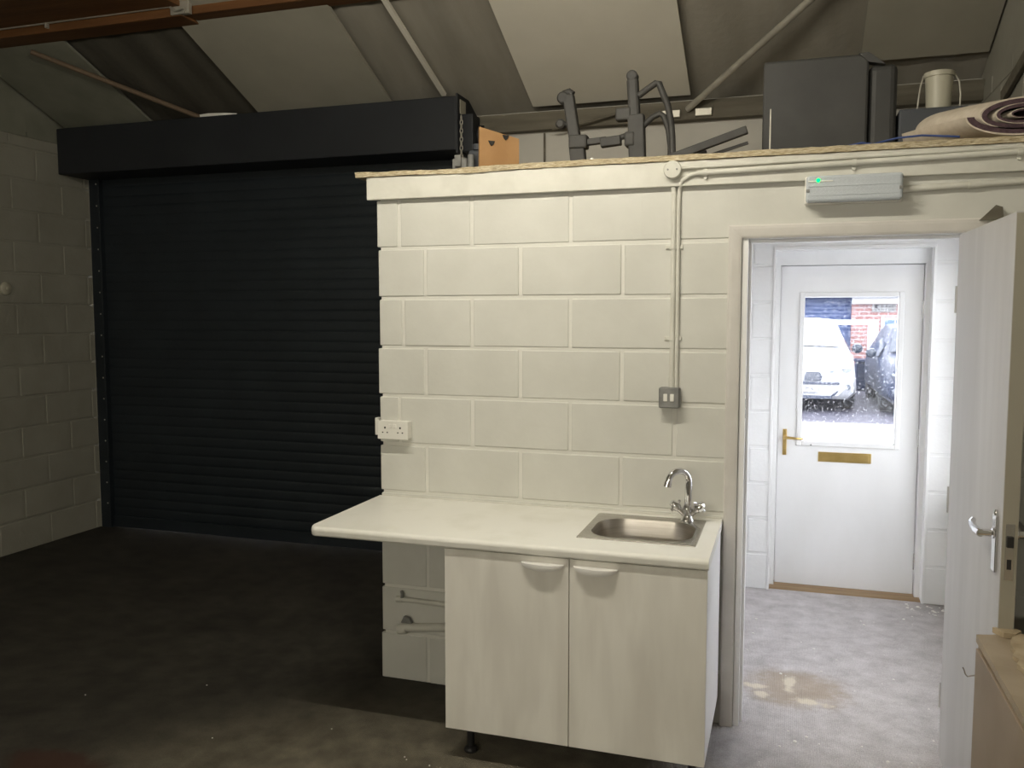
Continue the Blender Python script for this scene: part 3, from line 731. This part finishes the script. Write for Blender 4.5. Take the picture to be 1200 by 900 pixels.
EL = thing('emergency_light', (2.017, -.03, 2.15), 'emergency light with a grey prismatic cover and a green indicator over the doorway', 'emergency light')
b = MB(); b.box(1.842, 2.192, -.034, -.0015, 2.150, 2.256, .006); b.build('base', M['white_plastic'], EL)
b = MB(); b.box(1.846, 2.188, -.078, -.034, 2.153, 2.253, .012, 3); df = b.build('cover', M['diffuser'], EL)
b = MB(); b.box(1.852, 1.942, -.081, -.0785, 2.228, 2.2325, .001); b.build('reflector_strip', M['white_plastic'], df)
b = MB(); b.lathe((1.889, -.0775, 2.234), (0, -1, 0), [(.0075, 0), (.0075, .003), (.004, .007)], 14); b.build('indicator', M['led'], EL)
for z in (2.178, 2.212): MB().box(1.856, 2.178, -.0800, -.0775, z-.0022, z+.0022, .001).build('cover_rib', M['diffuser'], df)
for x in (1.853, 2.181):
    b = MB(); b.box(x-.006, x+.006, -.081, -.077, 2.190, 2.202, .001); b.build('clip', M['grey_metal'], EL)

# capped pipe ends under the worktop
P1 = thing('supply_pipe', (.2, -.03, .40), 'thin white capped pipe on the wall below the worktop, upper of the two', 'pipe')
b = MB(); b.tube([(.075, -.018, .394), (.12, -.020, .396), (.60, -.020, .388)], .0125, 12); b.lathe((.072, -.018, .394), (1, 0, 0), [(.012, 0), (.016, .002), (.016, .03), (.0125, .032)], 14); b.build('tube', M['pipe_paint'], P1)
b = MB(); b.tube([(.095, -.006, .428), (.105, -.022, .420), (.108, -.030, .405)], .008, 8); b.build('pipe_clip', M['grey_metal'], P1)
P2 = thing('waste_pipe', (.2, -.03, .28), 'thicker white waste pipe sloping along the wall below the worktop, lower of the two', 'pipe')
b = MB(); b.tube([(.085, -.026, .255), (.12, -.026, .264), (.60, -.026, .318)], .020, 16); b.lathe((.082, -.026, .253), (1, 0, .1), [(.018, 0), (.023, .003), (.023, .045), (.020, .048)], 16); b.build('tube', M['pipe_paint'], P2)
b = MB(); b.prism([(.10, -.012, .287), (.155, -.012, .287), (.142, -.012, .312), (.115, -.012, .318)], (0, -.02, 0)); b.build('pipe_clip', M['grey_metal'], P2)

# ------------------------------------------------------------------ things lying on the loft deck
DZ = 2.3705
r = thing('exercise_frame', (1.0, .6, DZ), 'dark metal frame with two posts, a cross bar and looped arms on the deck', 'metal frame')
fy = .6
b = MB(); b.bar((.80, fy, DZ), (.78, fy, 2.56), .075, .05, (0, 1, 0), .006); b.bar((.775, fy, 2.56), (.735, fy, 2.80), .055, .05, (0, 1, 0), .008); b.build('post', M['black_steel'], r)
b = MB(); b.lathe((.712, fy-.025, 2.785), (0, 1, 0), [(.022, 0), (.03, .006), (.03, .045), (.022, .05)], 20); b.tube([(.712, fy, 2.806), (.74, fy, 2.815), (.757, fy, 2.80)], .018, 12); b.build('roller', M['black_steel'], r)
b = MB(); b.lathe((.70, fy-.03, 2.66), (0, 1, 0), [(.015, 0), (.024, .008), (.024, .05), (.015, .056)], 18); b.cyl((.70, fy, 2.66), (.77, fy, 2.655), .012, 10); b.build('knob', M['black_steel'], r)
b = MB(); b.box(.745, .835, fy-.035, fy+.035, 2.535, 2.60, .008); b.build('clamp', M['black_steel'], r)
b = MB(); b.bar((.80, fy, 2.563), (.93, fy, 2.572), .034, .030, (0, 0, 1), .004); b.bar((.90, fy, 2.558), (1.0, fy, 2.566), .045, .045, (0, 0, 1), .005); b.tube([(.98, fy, 2.575), (1.04, fy, 2.59)], .014, 10); b.build('cross_bar', M['black_steel'], r)
b = MB(); b.bar((1.085, fy, DZ), (1.072, fy, 2.68), .078, .06, (0, 1, 0), .006); b.bar((1.066, fy, 2.66), (1.052, fy, 2.855), .055, .05, (0, 1, 0), .014); b.lathe((1.052, fy-.025, 2.862), (0, 1, 0), [(.02, 0), (.027, .005), (.027, .045), (.02, .05)], 18); b.build('post', M['black_steel'], r)
b = MB(); b.box(.975, 1.05, fy-.03, fy+.03, 2.655, 2.715, .008); b.build('pad', M['black_steel'], r)
b = MB(); b.box(1.02, 1.07, fy-.035, fy+.035, 2.53, 2.60, .01); b.build('clamp', M['black_steel'], r)
b = MB(); b.tube([(1.085, fy-.02, 2.765), (1.13, fy-.02, 2.795), (1.168, fy-.02, 2.818), (1.182, fy-.02, 2.815), (1.20, fy-.02, 2.77), (1.225, fy-.02, 2.71), (1.24, fy-.02, 2.64), (1.248, fy-.02, 2.56), (1.252, fy-.02, 2.44), (1.252, fy-.02, DZ+.016)], .0155, 12); b.build('looped_arm', M['black_steel'], r)
b = MB(); b.tube([(1.105, fy+.0, 2.625), (1.15, fy+.0, 2.665), (1.185, fy, 2.68), (1.205, fy, 2.665), (1.228, fy, 2.60), (1.238, fy, 2.52), (1.238, fy, 2.40), (1.238, fy, DZ+.015)], .0145, 12); b.build('looped_arm', M['black_steel'], r)
fy2 = .45
b = MB(); b.bar((1.24, fy2, 2.435), (1.597, fy2, 2.548), .03, .036, (0, 0, 1), .005); b.bar((1.20, fy2+.03, DZ+.06), (1.42, fy2+.03, DZ+.083), .03, .04, (0, 0, 1), .004); b.box(1.24, 1.28, fy2-.015, fy2+.015, DZ, 2.45, .003); b.bar((1.42, fy2+.05, 2.45), (1.60, fy2+.05, 2.50), .015, .012)
tag(b.build('flat_bar', M['black_steel']), 'straight black bar propped at a slant between the looped frame and black box', 'bar')
b = MB(); b.lathe((.985, .02, DZ), (0, 0, 1), [(.012, 0), (.010, .008), (.004, .014)], 8); tag(b.build('plaster_lump', M['crumb']), 'tiny bright white lump on the deck edge below the cross bar', 'lump')

# tan panel with hook holes and its neighbours by the shutter motor
r = thing('tan_panel', (.37, .5, DZ), 'tan brown board panel standing on the deck beside the hand chain', 'panel')
b = MB(); b.prism([(.300, .50, DZ), (.470, .62, DZ), (.470, .62, 2.605), (.302, .50, 2.652)], (.010, -.014, 0)); po = b.build('board', M['cardboard'], r)
for x, y, z in ((.345, .518, 2.575), (.405, .560, 2.607)):
    b = MB(); b.prism([(x, y, z+.012), (x+.028, y+.020, z+.010), (x+.022, y+.016, z-.006), (x+.014, y+.010, z-.014), (x+.007, y+.005, z-.006)], (.006, -.012, 0)); b.build('hand_hole', M['dark'], r)
b = MB(); b.box(.14, .262, .78, .90, DZ, 2.60, .012); b.cyl((.19, .80, 2.60), (.19, .80, 2.63), .03, 12)
tag(b.build('motor_box', M['blue_grey']), 'blue grey machine casing between the hand chain and the tan panel', 'machine')
b = MB(); b.box(.08, .16, .70, .76, DZ, 2.545, .006); b.box(.10, .135, .68, .70, 2.50, 2.56, .004); b.cyl((.175, .73, 2.50), (.175, .73, 2.565), .018, 10)
tag(b.build('pulley_bracket', M['grey_metal']), 'grey bracket with pegs standing under the hand chain', 'bracket')
b = MB(); b.tube([(.33, 1.80, 2.90), (.55, 1.80, 2.93), (.80, 1.80, 2.985)], .008, 8); b.tube([(.245, FY-.012, 2.905), (.245, FY-.012, 2.62), (.23, FY-.012, 2.5)], .007, 8)
tag(b.build('wall_cable', M['dark_timber']), 'thin dark cable running down the pale wall behind the deck', 'cable')

# black box with pale edge line
r = thing('equipment_case', (1.94, .8, DZ), 'large black upright case with a thin pale edge line on the deck', 'case')
b = MB(); b.box(1.658, 2.105, .56, .96, DZ, 2.868, .012); b.build('body', M['black_box'], r)
b = MB(); b.box(2.106, 2.225, .58, .94, DZ, 2.825, .03, 3); b.build('side_pocket', M['black_box'], r)
b = MB(); b.box(1.690, 1.696, .5555, .5605, 2.44, 2.655, .001); b.build('edge_strip', M['galv'], r)
b = MB(); b.prism([(2.06, .556, 2.868), (2.10, .556, 2.83), (2.17, .556, 2.815), (2.10, .556, 2.872)], (0, .05, 0)); b.build('lid_flap', M['black_box'], r)
b = MB(); b.box(2.235, 2.515, .60, .95, DZ, 2.625, .008); tag(b.build('storage_box', M['blue_grey']), 'low blue grey box under the cream tub', 'box')
r = thing('plastic_tub', (2.40, .72, 2.625), 'cream plastic tub with a wire handle on top of the blue grey box', 'tub')
b = MB(); b.lathe((2.408, .72, 2.6255), (0, 0, 1), [(.050, 0), (.050, .004), (.056, .12), (.058, .150), (.063, .152), (.063, .172), (.058, .174), (.054, .168), (.048, .01)], 28); b.build('tub_body', M['tub'], r)
b = MB(); b.tube([(2.344, .72, 2.79), (2.330, .70, 2.74), (2.322, .69, 2.68), (2.318, .685, 2.635)], .0035, 8); b.build('wire_handle', M['galv'], r)
b = MB(); b.tube([(2.471, .72, 2.79), (2.486, .70, 2.75), (2.492, .69, 2.69), (2.490, .685, 2.64)], .0035, 8); b.build('wire_handle', M['galv'], r)

# rolled carpet
r = thing('carpet_roll', (2.55, .2, DZ), 'rolled cream backed carpet showing a purple spiral end on the deck', 'rolled carpet')
def spiral(turns, a0, dr, n=46):
    pts = []
    for i in range(int(n*turns)+1):
        t = 2*PI*i/n; k = 1-dr*t/(2*PI); pts.append((k*math.cos(PI+t), k*math.sin(PI+t)))
    return pts
sp = spiral(3.3, 1, .262)
def roll_strip(mb, o0, o1):
    rows = []
    for y, sx, hw, hh in ((.0, 0, .195, .079), (.12, -.055, .198, .088), (.26, -.118, .20, .098), (.38, -.172, .195, .105), (.41, -.19, .17, .09)):
        cx = 2.592+sx; cz = DZ+hh+.001
        ring = [(cx+(hw-o0)*px, y, cz+(hh-o0*.9)*pz) for px, pz in sp] + [(cx+(hw-o1)*px, y, cz+(hh-o1*.9)*pz) for px, pz in sp[::-1]]
        rows.append(ring)
    mb.grid(rows, close_u=True)
    n = len(sp)
    for row in (rows[0], rows[-1]):
        mb.grid([row[:n], row[n:][::-1]], smooth=False)
b = MB(); roll_strip(b, 0, .007); b.build('backing', M['carpet_back'], r)
b = MB(); roll_strip(b, .0075, .032); b.build('pile', M['carpet_pile'], r)
b = MB(); b.tube([(1.88, .12, DZ+.006), (1.98, .085, DZ+.012), (2.05, .08, DZ+.024), (2.09, .075, DZ+.015), (2.12, .075, DZ+.022), (2.18, .075, DZ+.034), (2.26, .03, DZ+.030), (2.32, .0, DZ+.018), (2.38, -.02, DZ+.008)], .004, 8)
tag(b.build('blue_cable', M['blue_cable']), 'thin blue cable lying along the deck edge before the black case', 'cable')
b = MB(); b.bar((1.90, .045, DZ+.005), (2.24, .03, DZ+.005), .02, .008)
tag(b.build('timber_lath', M['osb_edge']), 'thin brown lath lying on the deck edge beside the blue cable', 'lath')

# bits on the right hand gable wall above the deck
b = MB(); b.bar((RX-.02, 1.30, 2.80), (RX-.02, .28, 2.985), .022, .06, (0, 0, 1), .004)
tag(b.build('sloping_rail', M['dark_timber']), 'dark sloping rail on the gable wall above the rolled carpet', 'rail')
b = MB(); b.cyl((RX-.025, .62, 2.60), (RX-.025, .62, 2.83), .016, 12); b.cyl((RX-.025, .62, 2.83), (RX-.025, .62, 2.85), .022, 12)
tag(b.build('vent_pipe', M['pipe_paint']), 'short white upright pipe on the gable wall behind the rolled carpet', 'pipe')

# ------------------------------------------------------------------ low cupboard in the near corner
r = thing('low_cupboard', (2.55, -1.4, 0), 'low beige cupboard with a tan top beside the open door', 'cupboard')
ctz = .77
b = MB(); b.box(2.356, 2.78, -1.80, -.815, .0, ctz-.024, .002); b.build('body', M['cupboard'], r)
b = MB(); b.prism([(2.352, -.803, ctz-.022), (2.400, -.790, ctz-.022), (2.445, -.765, ctz-.022), (2.60, -.765, ctz-.022), (2.785, -.78, ctz-.022), (2.785, -1.81, ctz-.022), (2.346, -1.81, ctz-.022)], (0, 0, .022)); b.build('top', M['cupboard_top'], r)
b = MB(); b.box(2.346, 2.3555, -1.79, -.835, .03, ctz-.03, .002); b.build('door', M['cupboard'], r)
b = MB(); b.tube([(2.352, -.83, .655), (2.340, -.83, .652), (2.328, -.83, .648), (2.322, -.83, .655), (2.318, -.83, .668), (2.314, -.83, .676)], .0022, 8); b.build('hook', M['chrome'], r)
def shard(name, pts, th, mat, lab, tilt=0):
    b = MB(); b.prism([(x, y, ctz+.0015+z) for x, y, z in pts], (0, 0, th)); return tag(b.build(name, mat), lab, 'debris', 'plaster scraps on the low cupboard')
shard('plaster_piece', [(2.400, -.775, 0), (2.422, -.815, 0), (2.455, -.815, 0), (2.475, -.785, 0), (2.466, -.768, 0), (2.425, -.768, 0)], .016, M['plaster'], 'small broken plaster scrap by the open door edge on the cupboard')
shard('plaster_piece', [(2.470, -.800, 0), (2.440, -.835, 0), (2.428, -.87, 0), (2.418, -.92, 0), (2.424, -.95, 0), (2.408, -.985, 0), (2.416, -1.02, 0), (2.404, -1.05, 0), (2.414, -1.10, 0), (2.44, -1.14, 0), (2.52, -1.15, 0), (2.60, -1.05, 0), (2.60, -.88, 0), (2.54, -.81, 0)], .013, M['plaster'], 'large ragged plaster sheet scrap on the tan cupboard top')

# ------------------------------------------------------------------ crumbs of plaster on the floor (too many to count)
b = MB()
spots = [(1.66, 1.35), (1.645, 1.12), (1.63, .86), (1.90, 1.06), (1.96, .98), (2.07, .86), (2.42, .42), (2.44, .30), (2.40, .12), (2.12, .52), (1.66, .28), (1.83, .02), (1.86, -.06), (1.91, -.02), (1.95, -.05), (1.80, -.12), (2.20, -.12), (2.28, -.10), (2.35, -.15), (2.12, -.02), (2.50, 1.66), (2.57, 1.72), (2.63, 1.74), (2.46, 1.60), (2.52, 1.80), (2.58, 1.84), (2.22, 1.50), (2.24, 1.44), (1.72, -.28), (.40, -.66), (.43, -.68), (.52, -.68), (1.98, .70), (2.30, .70), (1.80, .62)]
small = [(.02, -.55), (-1.2, -.6), (-.75, -.35), (-.4, -.75)]
for x, y in spots+small:
    s_ = random.uniform(.003, .008) if (x, y) in spots and x > 1 else .003
    b.lathe((x+random.uniform(-.01, .01), y+random.uniform(-.01, .01), .0), (random.uniform(-.2, .2), random.uniform(-.2, .2), 1), [(s_, 0), (s_*1.1, s_*.3), (s_*.5, s_*.7)], 6)
for i in range(60):
    x, y = random.uniform(1.66, 2.65), random.uniform(-.4, 1.85); s_ = random.uniform(.001, .003)
    b.lathe((x, y, 0), (0, 0, 1), [(s_, 0), (s_, s_*.4), (s_*.4, s_*.8)], 5)
for i in range(16):
    x, y = random.uniform(2.48, 2.70), random.uniform(1.72, 1.90); s_ = random.uniform(.004, .011)
    b.lathe((x, y, 0), (0, 0, 1), [(s_, 0), (s_, s_*.3), (s_*.4, s_*.6)], 6)
o = tag(b.build('plaster_crumbs', M['crumb']), 'white plaster crumbs scattered over the carpet around the doorway', 'crumbs'); o['kind'] = 'stuff'

# ------------------------------------------------------------------ lamps (out of the frame; the back wall battens are added fill)
def batten(TX0, TX1, TY, TZ, lab):
    r = thing('fluorescent_batten', ((TX0+TX1)/2, TY, TZ), lab, 'lamp')
    MB().cyl((TX0, TY, TZ), (TX1, TY, TZ), .013, 16).build('tube', M['fluor'], r)
    MB().box(TX0-.03, TX1+.03, TY-.03, TY+.03, TZ+.035, TZ+.075, .004).build('spine', M['white_plastic'], r)
    for x in (TX0-.02, TX1+.005):
        MB().box(x, x+.015, TY-.015, TY+.015, TZ-.018, TZ+.036).build('lamp_holder', M['white_plastic'], r)
    for x in (TX0+.2, TX1-.2):
        MB().cyl((x, TY, TZ+.075), (x, TY, roof_z(TY)-.03), .004, 8).build('suspension_wire', M['galv'], r)
batten(.0, 1.4, -1.44, 3.22, 'suspended fluorescent batten hanging above the worktop side of the unit')
for x0, lab in ((-1.9, 'fill batten added on the back wall, the one nearer the gable with the round plug'), (.5, 'fill batten added on the back wall, the one nearer the cupboard')):
    r = thing('fill_batten', (x0+.75, BY+.05, 2.2), lab, 'lamp', 'fill battens added on the back wall')
    MB().cyl((x0, BY+.085, 2.2), (x0+1.5, BY+.085, 2.2), .013, 16).build('tube', M['fluor_fill'], r)
    MB().box(x0-.04, x0+1.54, BY+.002, BY+.05, 2.17, 2.23, .004).build('spine', M['white_plastic'], r)
    for x in (x0-.015, x0+1.5): MB().box(x, x+.015, BY+.05, BY+.10, 2.182, 2.218).build('lamp_holder', M['white_plastic'], r)

# ------------------------------------------------------------------ outside: yard, cars, building opposite
struct(MB().box(-14, 16, 2.15, 11.2, -.2, -.02).box(RX+.2, 16, -10, 2.15, -.2, -.02).build('street_paving', M['paving']))
struct(MB().box(-14, 16, 11.2, 40, -.2, -.02).build('street_tarmac', M['tarmac']))

def car(name, x, yfront, yaw, paint, screen, label, plate=True, zs=1., suv=True):
    root = bpy.data.objects.new(name, None); COL.objects.link(root); root.location = (x, yfront, -.02); root.rotation_euler = (0, 0, yaw); root.scale = (1, 1, zs)
    WORLD[root.name] = Matrix.Identity(4); tag(root, label, 'car')
    # stations: distance from the nose, sill, belt, top, half widths at bumper / belt / roof
    st = [(0, .30, .56, .74, .70, .66, .56), (.07, .24, .60, .84, .86, .82, .68), (.25, .22, .66, .93, .91, .88, .74), (.7, .22, .78, 1.00, .935, .91, .77), (1.25, .22, .90, 1.06, .935, .925, .78),
          (1.35, .22, .94, 1.10, .935, .925, .76), (1.75, .22, .97, 1.38, .935, .925, .68), (2.10, .22, .98, 1.58, .935, .925, .62), (2.6, .22, .99, 1.66, .935, .925, .61), (3.4, .22, 1.0, 1.66, .935, .92, .60), (4.1, .24, 1.0, 1.60, .93, .90, .58), (4.45, .28, 1.0, 1.22, .91, .88, .62), (4.6, .36, .95, 1.05, .85, .82, .62)]
    b = MB(); rows = []
    for s_, zb0, zb1, ztp, wb, wm, wt in st:
        half = [(wb*.86, zb0), (wb, zb0+.12), (wb*1.01, (zb0+zb1)/2), (wm, zb1), (wm*.97, zb1+.03), (wt+.05, ztp-.06), (wt, ztp-.01), (wt*.5, ztp+.02)]
        rows.append([(px, s_, pz) for px, pz in half] + [(0, s_, half[-1][1]+.006)] + [(-px, s_, pz) for px, pz in half[::-1]])
    vs = b.grid(rows, close_u=True)
    b.bm.faces.new(vs[0][::-1]); b.bm.faces.new(vs[-1]); b.build('body', paint, root)
    # windscreen lies just above the loft between cowl and roof
    b = MB(); b.grid([[(-.74, 1.33, 1.135), (0, 1.33, 1.16), (.74, 1.33, 1.135)], [(-.66, 1.75, 1.41), (0, 1.75, 1.435), (.66, 1.75, 1.41)], [(-.60, 2.07, 1.588), (0, 2.07, 1.612), (.60, 2.07, 1.588)]]); b.build('windscreen', screen, root)
    for sx in (-1, 1):
        b = MB(); b.grid([[(sx*.918, 1.62, 1.02), (sx*.70, 1.82, 1.36), (sx*.655, 2.12, 1.52)], [(sx*.922, 2.6, 1.035), (sx*.73, 2.6, 1.42), (sx*.668, 2.6, 1.58)], [(sx*.916, 3.9, 1.04), (sx*.715, 3.8, 1.40), (sx*.655, 3.6, 1.57)]]); b.build('side_window', M['car_glass'], root)
        b = MB(); b.lathe((sx*1.02, 1.70, 1.09), (0, 1, 0), [(.03, -.02), (.085, 0), (.10, .05), (.08, .11), (.03, .13)], 16); b.bar((sx*.93, 1.74, 1.04), (sx*1.0, 1.74, 1.07), .04, .03); b.build('door_mirror', M['car_glass'], root)
        b = MB(); b.prism([(sx*.46, -.012, .705), (sx*.80, .055, .735), (sx*.835, .085, .785), (sx*.62, .025, .775), (sx*.45, -.012, .745)], (0, .12, 0)); b.build('headlamp', M['lamp_glass'], root)
        b = MB(); b.prism([(sx*.03, -.03, .56), (sx*.30, -.01, .56), (sx*.33, -.01, .64), (sx*.28, -.02, .72), (sx*.06, -.03, .72), (sx*.03, -.03, .64)], (0, .06, 0)); go = b.build('grille', M['grille'], root)
        b = MB()
        for i in range(8): b.box(min(sx*(.05+.03*i), sx*(.056+.03*i)), max(sx*(.05+.03*i), sx*(.056+.03*i)), -.04, -.015, .575, .71)
        b.build('grille_bar', M['alloy'], go)
        b = MB(); b.lathe((sx*.76, .015, .46), (0, -1, 0), [(.055, -.05), (.055, .0), (.04, .008), (.035, -.01)], 18); b.build('fog_lamp', M['lamp_glass'], root)
        b = MB(); b.prism([(sx*.46, -.02, .285), (sx*.82, .07, .33), (sx*.80, .07, .40), (sx*.58, -.01, .385)], (0, .05, 0)); b.build('air_intake', M['grille'], root)
        for yw in (.92, 3.72):
            b = MB(); cx = sx*.82
            b.lathe((cx-sx*.11, yw, .35), (sx, 0, 0), [(.20, 0), (.33, .01), (.355, .04), (.355, .18), (.33, .215), (.23, .218)], 30); wo = b.build('wheel', M['tyre'], root)
            b = MB(); b.lathe((cx-sx*.11, yw, .35), (sx, 0, 0), [(.03, .19), (.23, .19), (.235, .215), (.21, .222), (.19, .205), (.05, .21), (.04, .225), (.0, .226)], 30)
            b.build('hub', M['alloy'], wo)
    b = MB(); b.box(-.62, .62, -.025, .0, .50, .545, .01); b.build('bumper_strip', M['grille'], root)
    b = MB(); b.box(-.5, .5, -.01, .05, .24, .30, .01); b.build('lower_grille', M['grille'], root)
    if plate:
        b = MB(); b.box(-.26, .26, -.052, -.026, .365, .475, .004); pl = b.build('number_plate', M['white_ext'], root)
        cu = bpy.data.curves.new('plate_lettering', 'FONT'); cu.body = 'B CMA'; cu.size = .105; cu.align_x = 'CENTER'; cu.align_y = 'CENTER'; cu.extrude = .002
        to = bpy.data.objects.new('plate_lettering', cu); COL.objects.link(to)
        dg = bpy.context.evaluated_depsgraph_get(); me = bpy.data.meshes.new_from_object(to.evaluated_get(dg)); bpy.data.objects.remove(to)
        me.materials.clear(); me.materials.append(M['sign_ink'])
        to = bpy.data.objects.new('plate_lettering', me); COL.objects.link(to)
        me.transform(Matrix.Translation((.035, -.054, .42)) @ Matrix.Rotation(PI/2, 4, 'X')); attach(to, pl); to.matrix_parent_inverse = Matrix.Identity(4)
    return root
car('parked_car', 2.06, 12.75, 0, M['car_white'], M['car_glass_pale'], 'white off road car parked facing the street door, seen through its glass')
car('parked_car', 4.32, 12.35, 0, M['car_dark'], M['car_glass'], 'dark blue car parked beside the white one beyond the door glass', False, .94)

r = thing('brick_building', (3, 20, 0), 'brick building opposite with a blue bay and a red brick front', 'building')
b = MB(); b.box(-10, 3.30, 20, 24, -.02, 2.16); b.build('blue_bay', M['blue_brick'], r)
b = MB(); b.box(3.30, 14, 19.9, 24, -.02, 2.0); b.build('brick_front', M['red_brick'], r)
b = MB(); b.box(-10, 14, 19.6, 24, 2.16, 2.30); b.box(3.3, 14, 19.75, 20.2, 2.0, 2.16); b.build('soffit', M['white_ext'], r)
b = MB(); b.box(-10, 14, 19.7, 24, 2.30, 3.2); b.build('upper_wall', M['render_pale'], r)
wn = MB(); wn.box(4.00, 4.62, 19.84, 19.93, 1.02, 1.66, .01); wn.box(3.95, 4.67, 19.78, 19.92, .98, 1.04, .01); wo = wn.build('window', M['white_ext'], r)
wn = MB(); wn.box(4.08, 4.30, 19.82, 19.845, 1.10, 1.60); wn.box(4.34, 4.58, 19.82, 19.845, 1.10, 1.60); wn.build('pane', M['win_blue'], wo)
b = MB(); b.box(3.78, 4.33, 19.86, 19.9, 1.80, 1.98, .005); so = b.build('sign', M['sign_grey'], r)
MB().lathe((3.88, 19.859, 1.93), (0, -1, 0), [(.045, 0), (.045, .004), (.03, .004), (.03, .001)], 18).build('sign_emblem', M['sign_ink'], so)
for i in range(5): MB().box(3.96+.065*i, 4.005+.065*i, 19.853, 19.86, 1.915, 1.945).build('sign_letter', M['sign_ink'], so)
for i in range(6): MB().box(3.84+.08*i, 3.88+.08*i, 19.853, 19.86, 1.835, 1.865).build('sign_letter', M['sign_ink'], so)
b = MB(); b.box(2.75, 3.85, 18.92, 19.0, 1.48, 1.60, .01); b.box(3.62, 3.86, 18.92, 19.02, .30, 1.60, .01); b.box(3.25, 3.90, 18.85, 19.1, .12, .30, .02); b.box(2.76, 2.88, 18.92, 19.0, -.02, 1.48, .01); b.box(3.5, 3.86, 18.85, 19.1, -.02, .12)
tag(b.build('white_barrier', M['white_ext']), 'white painted post and rail standing before the brick building', 'barrier')
b = MB(); b.box(3.30, 3.62, 17.6, 18.3, -.02, .62, .05); b.box(3.28, 3.64, 17.58, 18.32, .62, .70, .03); tag(b.build('wheelie_bin', M['car_dark']), 'dark bin standing behind the white car', 'bin')

# ------------------------------------------------------------------ sky, camera, colour management
W = bpy.data.worlds.new('overcast sky'); S.world = W; W.use_nodes = True
bg = W.node_tree.nodes['Background']; bg.inputs['Color'].default_value = (.96, .95, 1., 1); bg.inputs['Strength'].default_value = 7.6

cam = bpy.data.cameras.new('camera'); co = bpy.data.objects.new('camera', cam); COL.objects.link(co)
F = 1010.6; yaw, pitch = math.radians(-17.76), math.radians(-4.584)
cam.sensor_fit = 'HORIZONTAL'; cam.sensor_width = 36; cam.lens = 36*F/1200
co.location = (1.7955, -3.6183, 1.7226)
co.rotation_euler = (PI/2+pitch, 0, -yaw)
cam.clip_start = .05; cam.clip_end = 200
S.camera = co
vs_ = S.view_settings
S.display_settings.display_device = 'sRGB'
vs_.view_transform = 'Standard'; vs_.look = 'None'; vs_.exposure = .12; vs_.gamma = 1; vs_.use_curve_mapping = False
S.cycles.use_denoising = True
S.cycles.max_bounces = 10; S.cycles.diffuse_bounces = 5; S.cycles.transparent_max_bounces = 16
S.cycles.sample_clamp_indirect = 6
